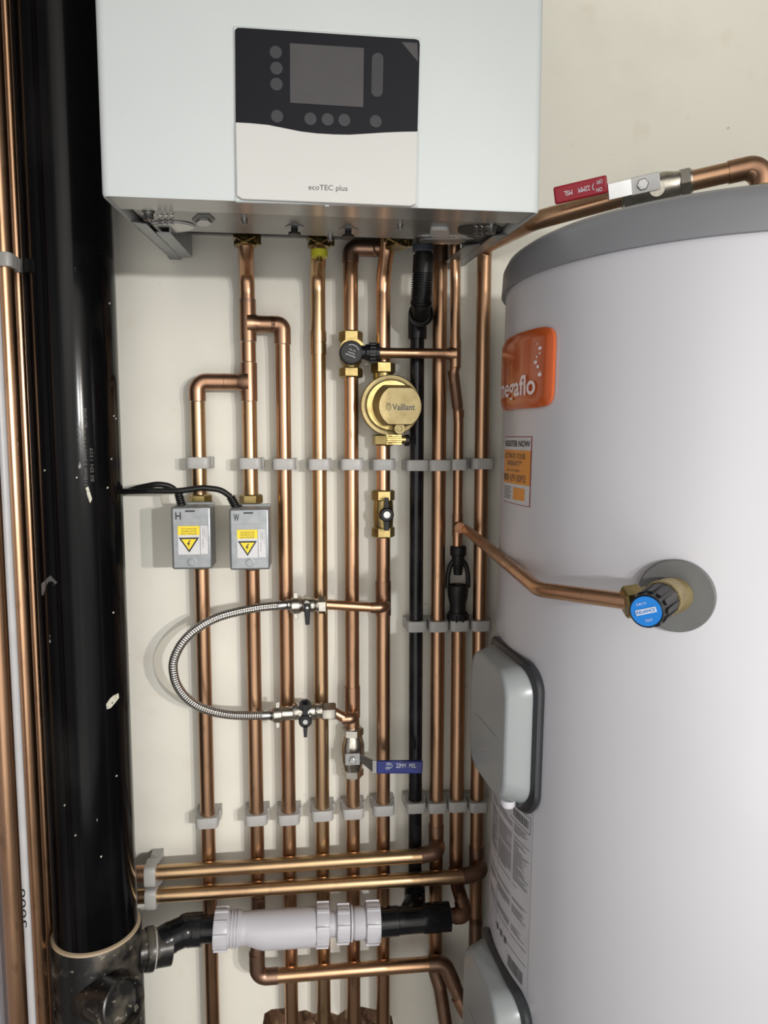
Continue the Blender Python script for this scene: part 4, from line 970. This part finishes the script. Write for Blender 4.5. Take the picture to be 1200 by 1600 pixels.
# data sheet
pr0, zt0 = T(832,1312); _, zb0_ = T(826,1560); zt0 += .03; pl0 = pr0-.125/TR; z0_, z1_ = zb0_, zt0
ds = child(MB().grid(W_(0,1,0,1,.0004), 20, 1).build('data_label', 'paper2', tk), tk)
k = MB(); y = .86; random.seed(3)
while y > .22:
    if random.random() < .14: y -= .022; continue
    for x0, x1 in ((.03,.30),(.34,.66),(.70,.70+random.uniform(.16,.27))):
        if random.random() < .93: k.grid(W_(x0, x1-(random.random() < .2)*.1, y, y+.003, .0007), 8, 1)
    y -= .0098
for xx0, xx1, yy0, yy1 in ((.68,.94,.90,.945),(.66,.93,.03,.10)):
    x = xx0
    while x < xx1: wd = random.choice((.006,.010,.014)); k.grid(W_(x, x+wd, yy0, yy1, .0007), 1, 1); x += wd+random.choice((.006,.009))
k.grid(W_(.33,.335,.12,.97,.0007), 1, 1).grid(W_(.62,.97,.965,.968,.0007), 4, 1).grid(W_(.62,.97,.878,.881,.0007), 4, 1).grid(W_(.97,.975,.878,.968,.0007), 1, 1).grid(W_(.34,.97,.15,.153,.0007), 6, 1)
for x in (.36,.46,.56): k.grid(W_(x, x+.05, .13, .165, .0008), 2, 1)
k.build('printed_lines', 'print', ds)
# escutcheon
k = MB(); cE = L(ph_e, TR-.004, z_e); nE = L(ph_e,1,0).normalized(); Re = .0335
k.lathe(cE, nE, [(0,Re),(.008,Re),(.0092,Re-.001),(.0092,0)], 56); k.build('round_plate', 'grey', tk)
# immersion covers
def cover(z0, z1, phc, nm_lbl, hw=.066, prot=.022):
    zc2 = (z0+z1)/2; hz = (z1-z0)/2
    def rr_ring(w, hh, f, rad=.030, n=16):
        out = []
        for (qx, qz, a0) in ((w-rad, hh-rad, 0), (-w+rad, hh-rad, 90), (-w+rad, -hh+rad, 180), (w-rad, -hh+rad, 270)):
            for i in range(n+1):
                a_ = math.radians(a0+90*i/n); t, z = qx+rad*math.cos(a_), qz+rad*math.sin(a_); out.append(f(t, z))
        return out
    nn, tt_ = Vector((math.sin(phc),-math.cos(phc),0)), Vector((math.cos(phc),math.sin(phc),0))
    cyl = lambda n: (lambda t, z: L(phc+t/TR, TR+n, zc2+z))
    flat = lambda n: (lambda t, z: nn*n + tt_*t + Vector((0,0,zc2+z)))
    cv_ = child(MB().loft([rr_ring(hw, hz, cyl(-.001)), rr_ring(hw, hz, cyl(.008)), rr_ring(hw-.005, hz-.005, flat(TR+prot+.002)), rr_ring(hw-.007, hz-.007, flat(TR+prot+.0055)), rr_ring(hw-.011, hz-.011, flat(TR+prot+.006))]).build('immersion_cover', 'cover', tk, ang=60), tk)
    MB().loft([rr_ring(hw+.009, hz+.007, cyl(-.001)), rr_ring(hw+.010, hz+.008, cyl(.005)), rr_ring(hw+.008, hz+.006, cyl(.008)), rr_ring(hw-.002, hz-.002, cyl(.008)), rr_ring(hw-.002, hz-.002, cyl(-.001))], cap=False).build('seal', 'gasket', cv_)
    MB().lathe(nn*(TR+.012)+tt_*(hw*.55)+Vector((0,0,z0+.002)), (0,0,-1), [(0,.009),(.006,.009),(.0065,.0075),(.009,.007)], 20).build('cable_gland', 'wpl', cv_)
    MB().lathe(nn*(TR+prot+.0058)-tt_*.005+Vector((0,0,z0+.045)), nn, [(0,.004),(.0008,.0035),(.0008,0)], 16).build('cover_screw', 'steel', cv_)
    MB().box(nn*(TR+prot+.006)+Vector((0,0,z0+.075)), (.07,.0012,.002), Matrix((tt_, nn, Vector((0,0,1)))).transposed()).build('cover_ridge', 'cover', cv_)
    return cv_
phg, zg1 = T(852,1085); _, zg0 = T(838,1281); phc = phg-.076/TR
cover(zg0+.008, T(845,1045)[1]-.004, phc, '')
dzc = T(828,1592)[1]-T(851,1075)[1]
cover(zg0+.008+dzc, T(845,1045)[1]-.004+dzc, phc, '')

# ================================================================ RELIEF VALVE on the cylinder
rl = thing('relief_valve', vc, 'brass pressure relief valve with black cap and bright blue dial on the cylinder front', 'valve')
cW = surf
k = MB().lathe(cW, (vc-cW), [(.004,.0135),(.012,.0135),(.012,.016),(.020,.016),(.024,.0135),((vc-cW).length,.0135)], 28)
dr = (P(1010,955,-(vc.y)+.048)-vc); drn = dr.normalized()
k.lathe(vc, drn, [(-.018,.010),(-.012,.0135),(.010,.0145),(.014,.016),(.018,.016)], 28)
k.lathe(vc, nutp-vc, [(0,.0115),((nutp-vc).length,.0100)], 24).build('body', 'brass_l', rl)
MB().hexn(nutp, (vc-nutp), -.006, .010, .0140, rot=.4).build('compression_nut', 'brass', rl)
Ld = dr.length; k = MB().lathe(vc, drn, [(.014,.0146),(Ld-.006,.0128),(Ld-.004,.0133),(Ld,.0132),(Ld+.001,.0124),(Ld,.0117)], 36)
u, w, _ = frame(drn)
for i in range(12):
    an = 2*math.pi*i/12; R3 = Matrix((drn, u*math.cos(an)+w*math.sin(an), -u*math.sin(an)+w*math.cos(an))).transposed()
    k.box(vc+drn*(.016+(Ld-.022)/2)+(u*math.cos(an)+w*math.sin(an))*.0139, (Ld-.024,.0016,.0042), R3)
cap = child(k.build('black_cap', 'rubber', rl), rl)
MB().lathe(vc+drn*(Ld+.0002), drn, [(0,.0118),(.0006,.0118),(.0006,0)], 36).build('blue_dial', 'dial', cap)
fd = vc+drn*(Ld+.0010); ux = RT-drn*RT.dot(drn); ux.normalize(); uy = drn.cross(ux); uy = uy if uy.z > 0 else -uy
q = math.radians(20); ux, uy = ux*math.cos(q)+uy*math.sin(q), uy*math.cos(q)-ux*math.sin(q)
MB().prism([fd+ux*x+uy*y for x, y in ((-.008,-.0019),(.008,-.0019),(.008,.0023),(-.008,.0023))], drn*.0003).build('dial_band', 'pale', cap)
text('RELIANCE', plane_fn(fd+ux*-.0072+uy*-.0010+drn*.0005, ux*.0144, uy*.0025), 'dial', cap, 'dial_name', bold=True)
text('TURN TO', plane_fn(fd+ux*-.006+uy*.0055+drn*.0002, ux*.008, uy*.0018), 'pale', cap, 'dial_text'); text('TEST', plane_fn(fd+ux*-.003+uy*-.0080+drn*.0002, ux*.006, uy*.0018), 'pale', cap, 'dial_text')
# brass fitting on the cylinder top under the copper elbow
bf = thing('brass_coupler', up(bend,-.045), 'brass coupler under the copper elbow at the top right edge', 'pipe fitting')
ze = (TM @ Vector((0,0,zt_))).z
MB().hexn(Vector((bend.x,bend.y,ze-.001)), (0,0,1), 0, max(.02, bend.z-ze-.022), .0165, rot=.3).lathe(Vector((bend.x,bend.y,ze-.001)), (0,0,1), [(0,.019),(.004,.019),(.004,.012)], 28).build('nut', 'brass', bf)
bpy.context.view_layer.update()
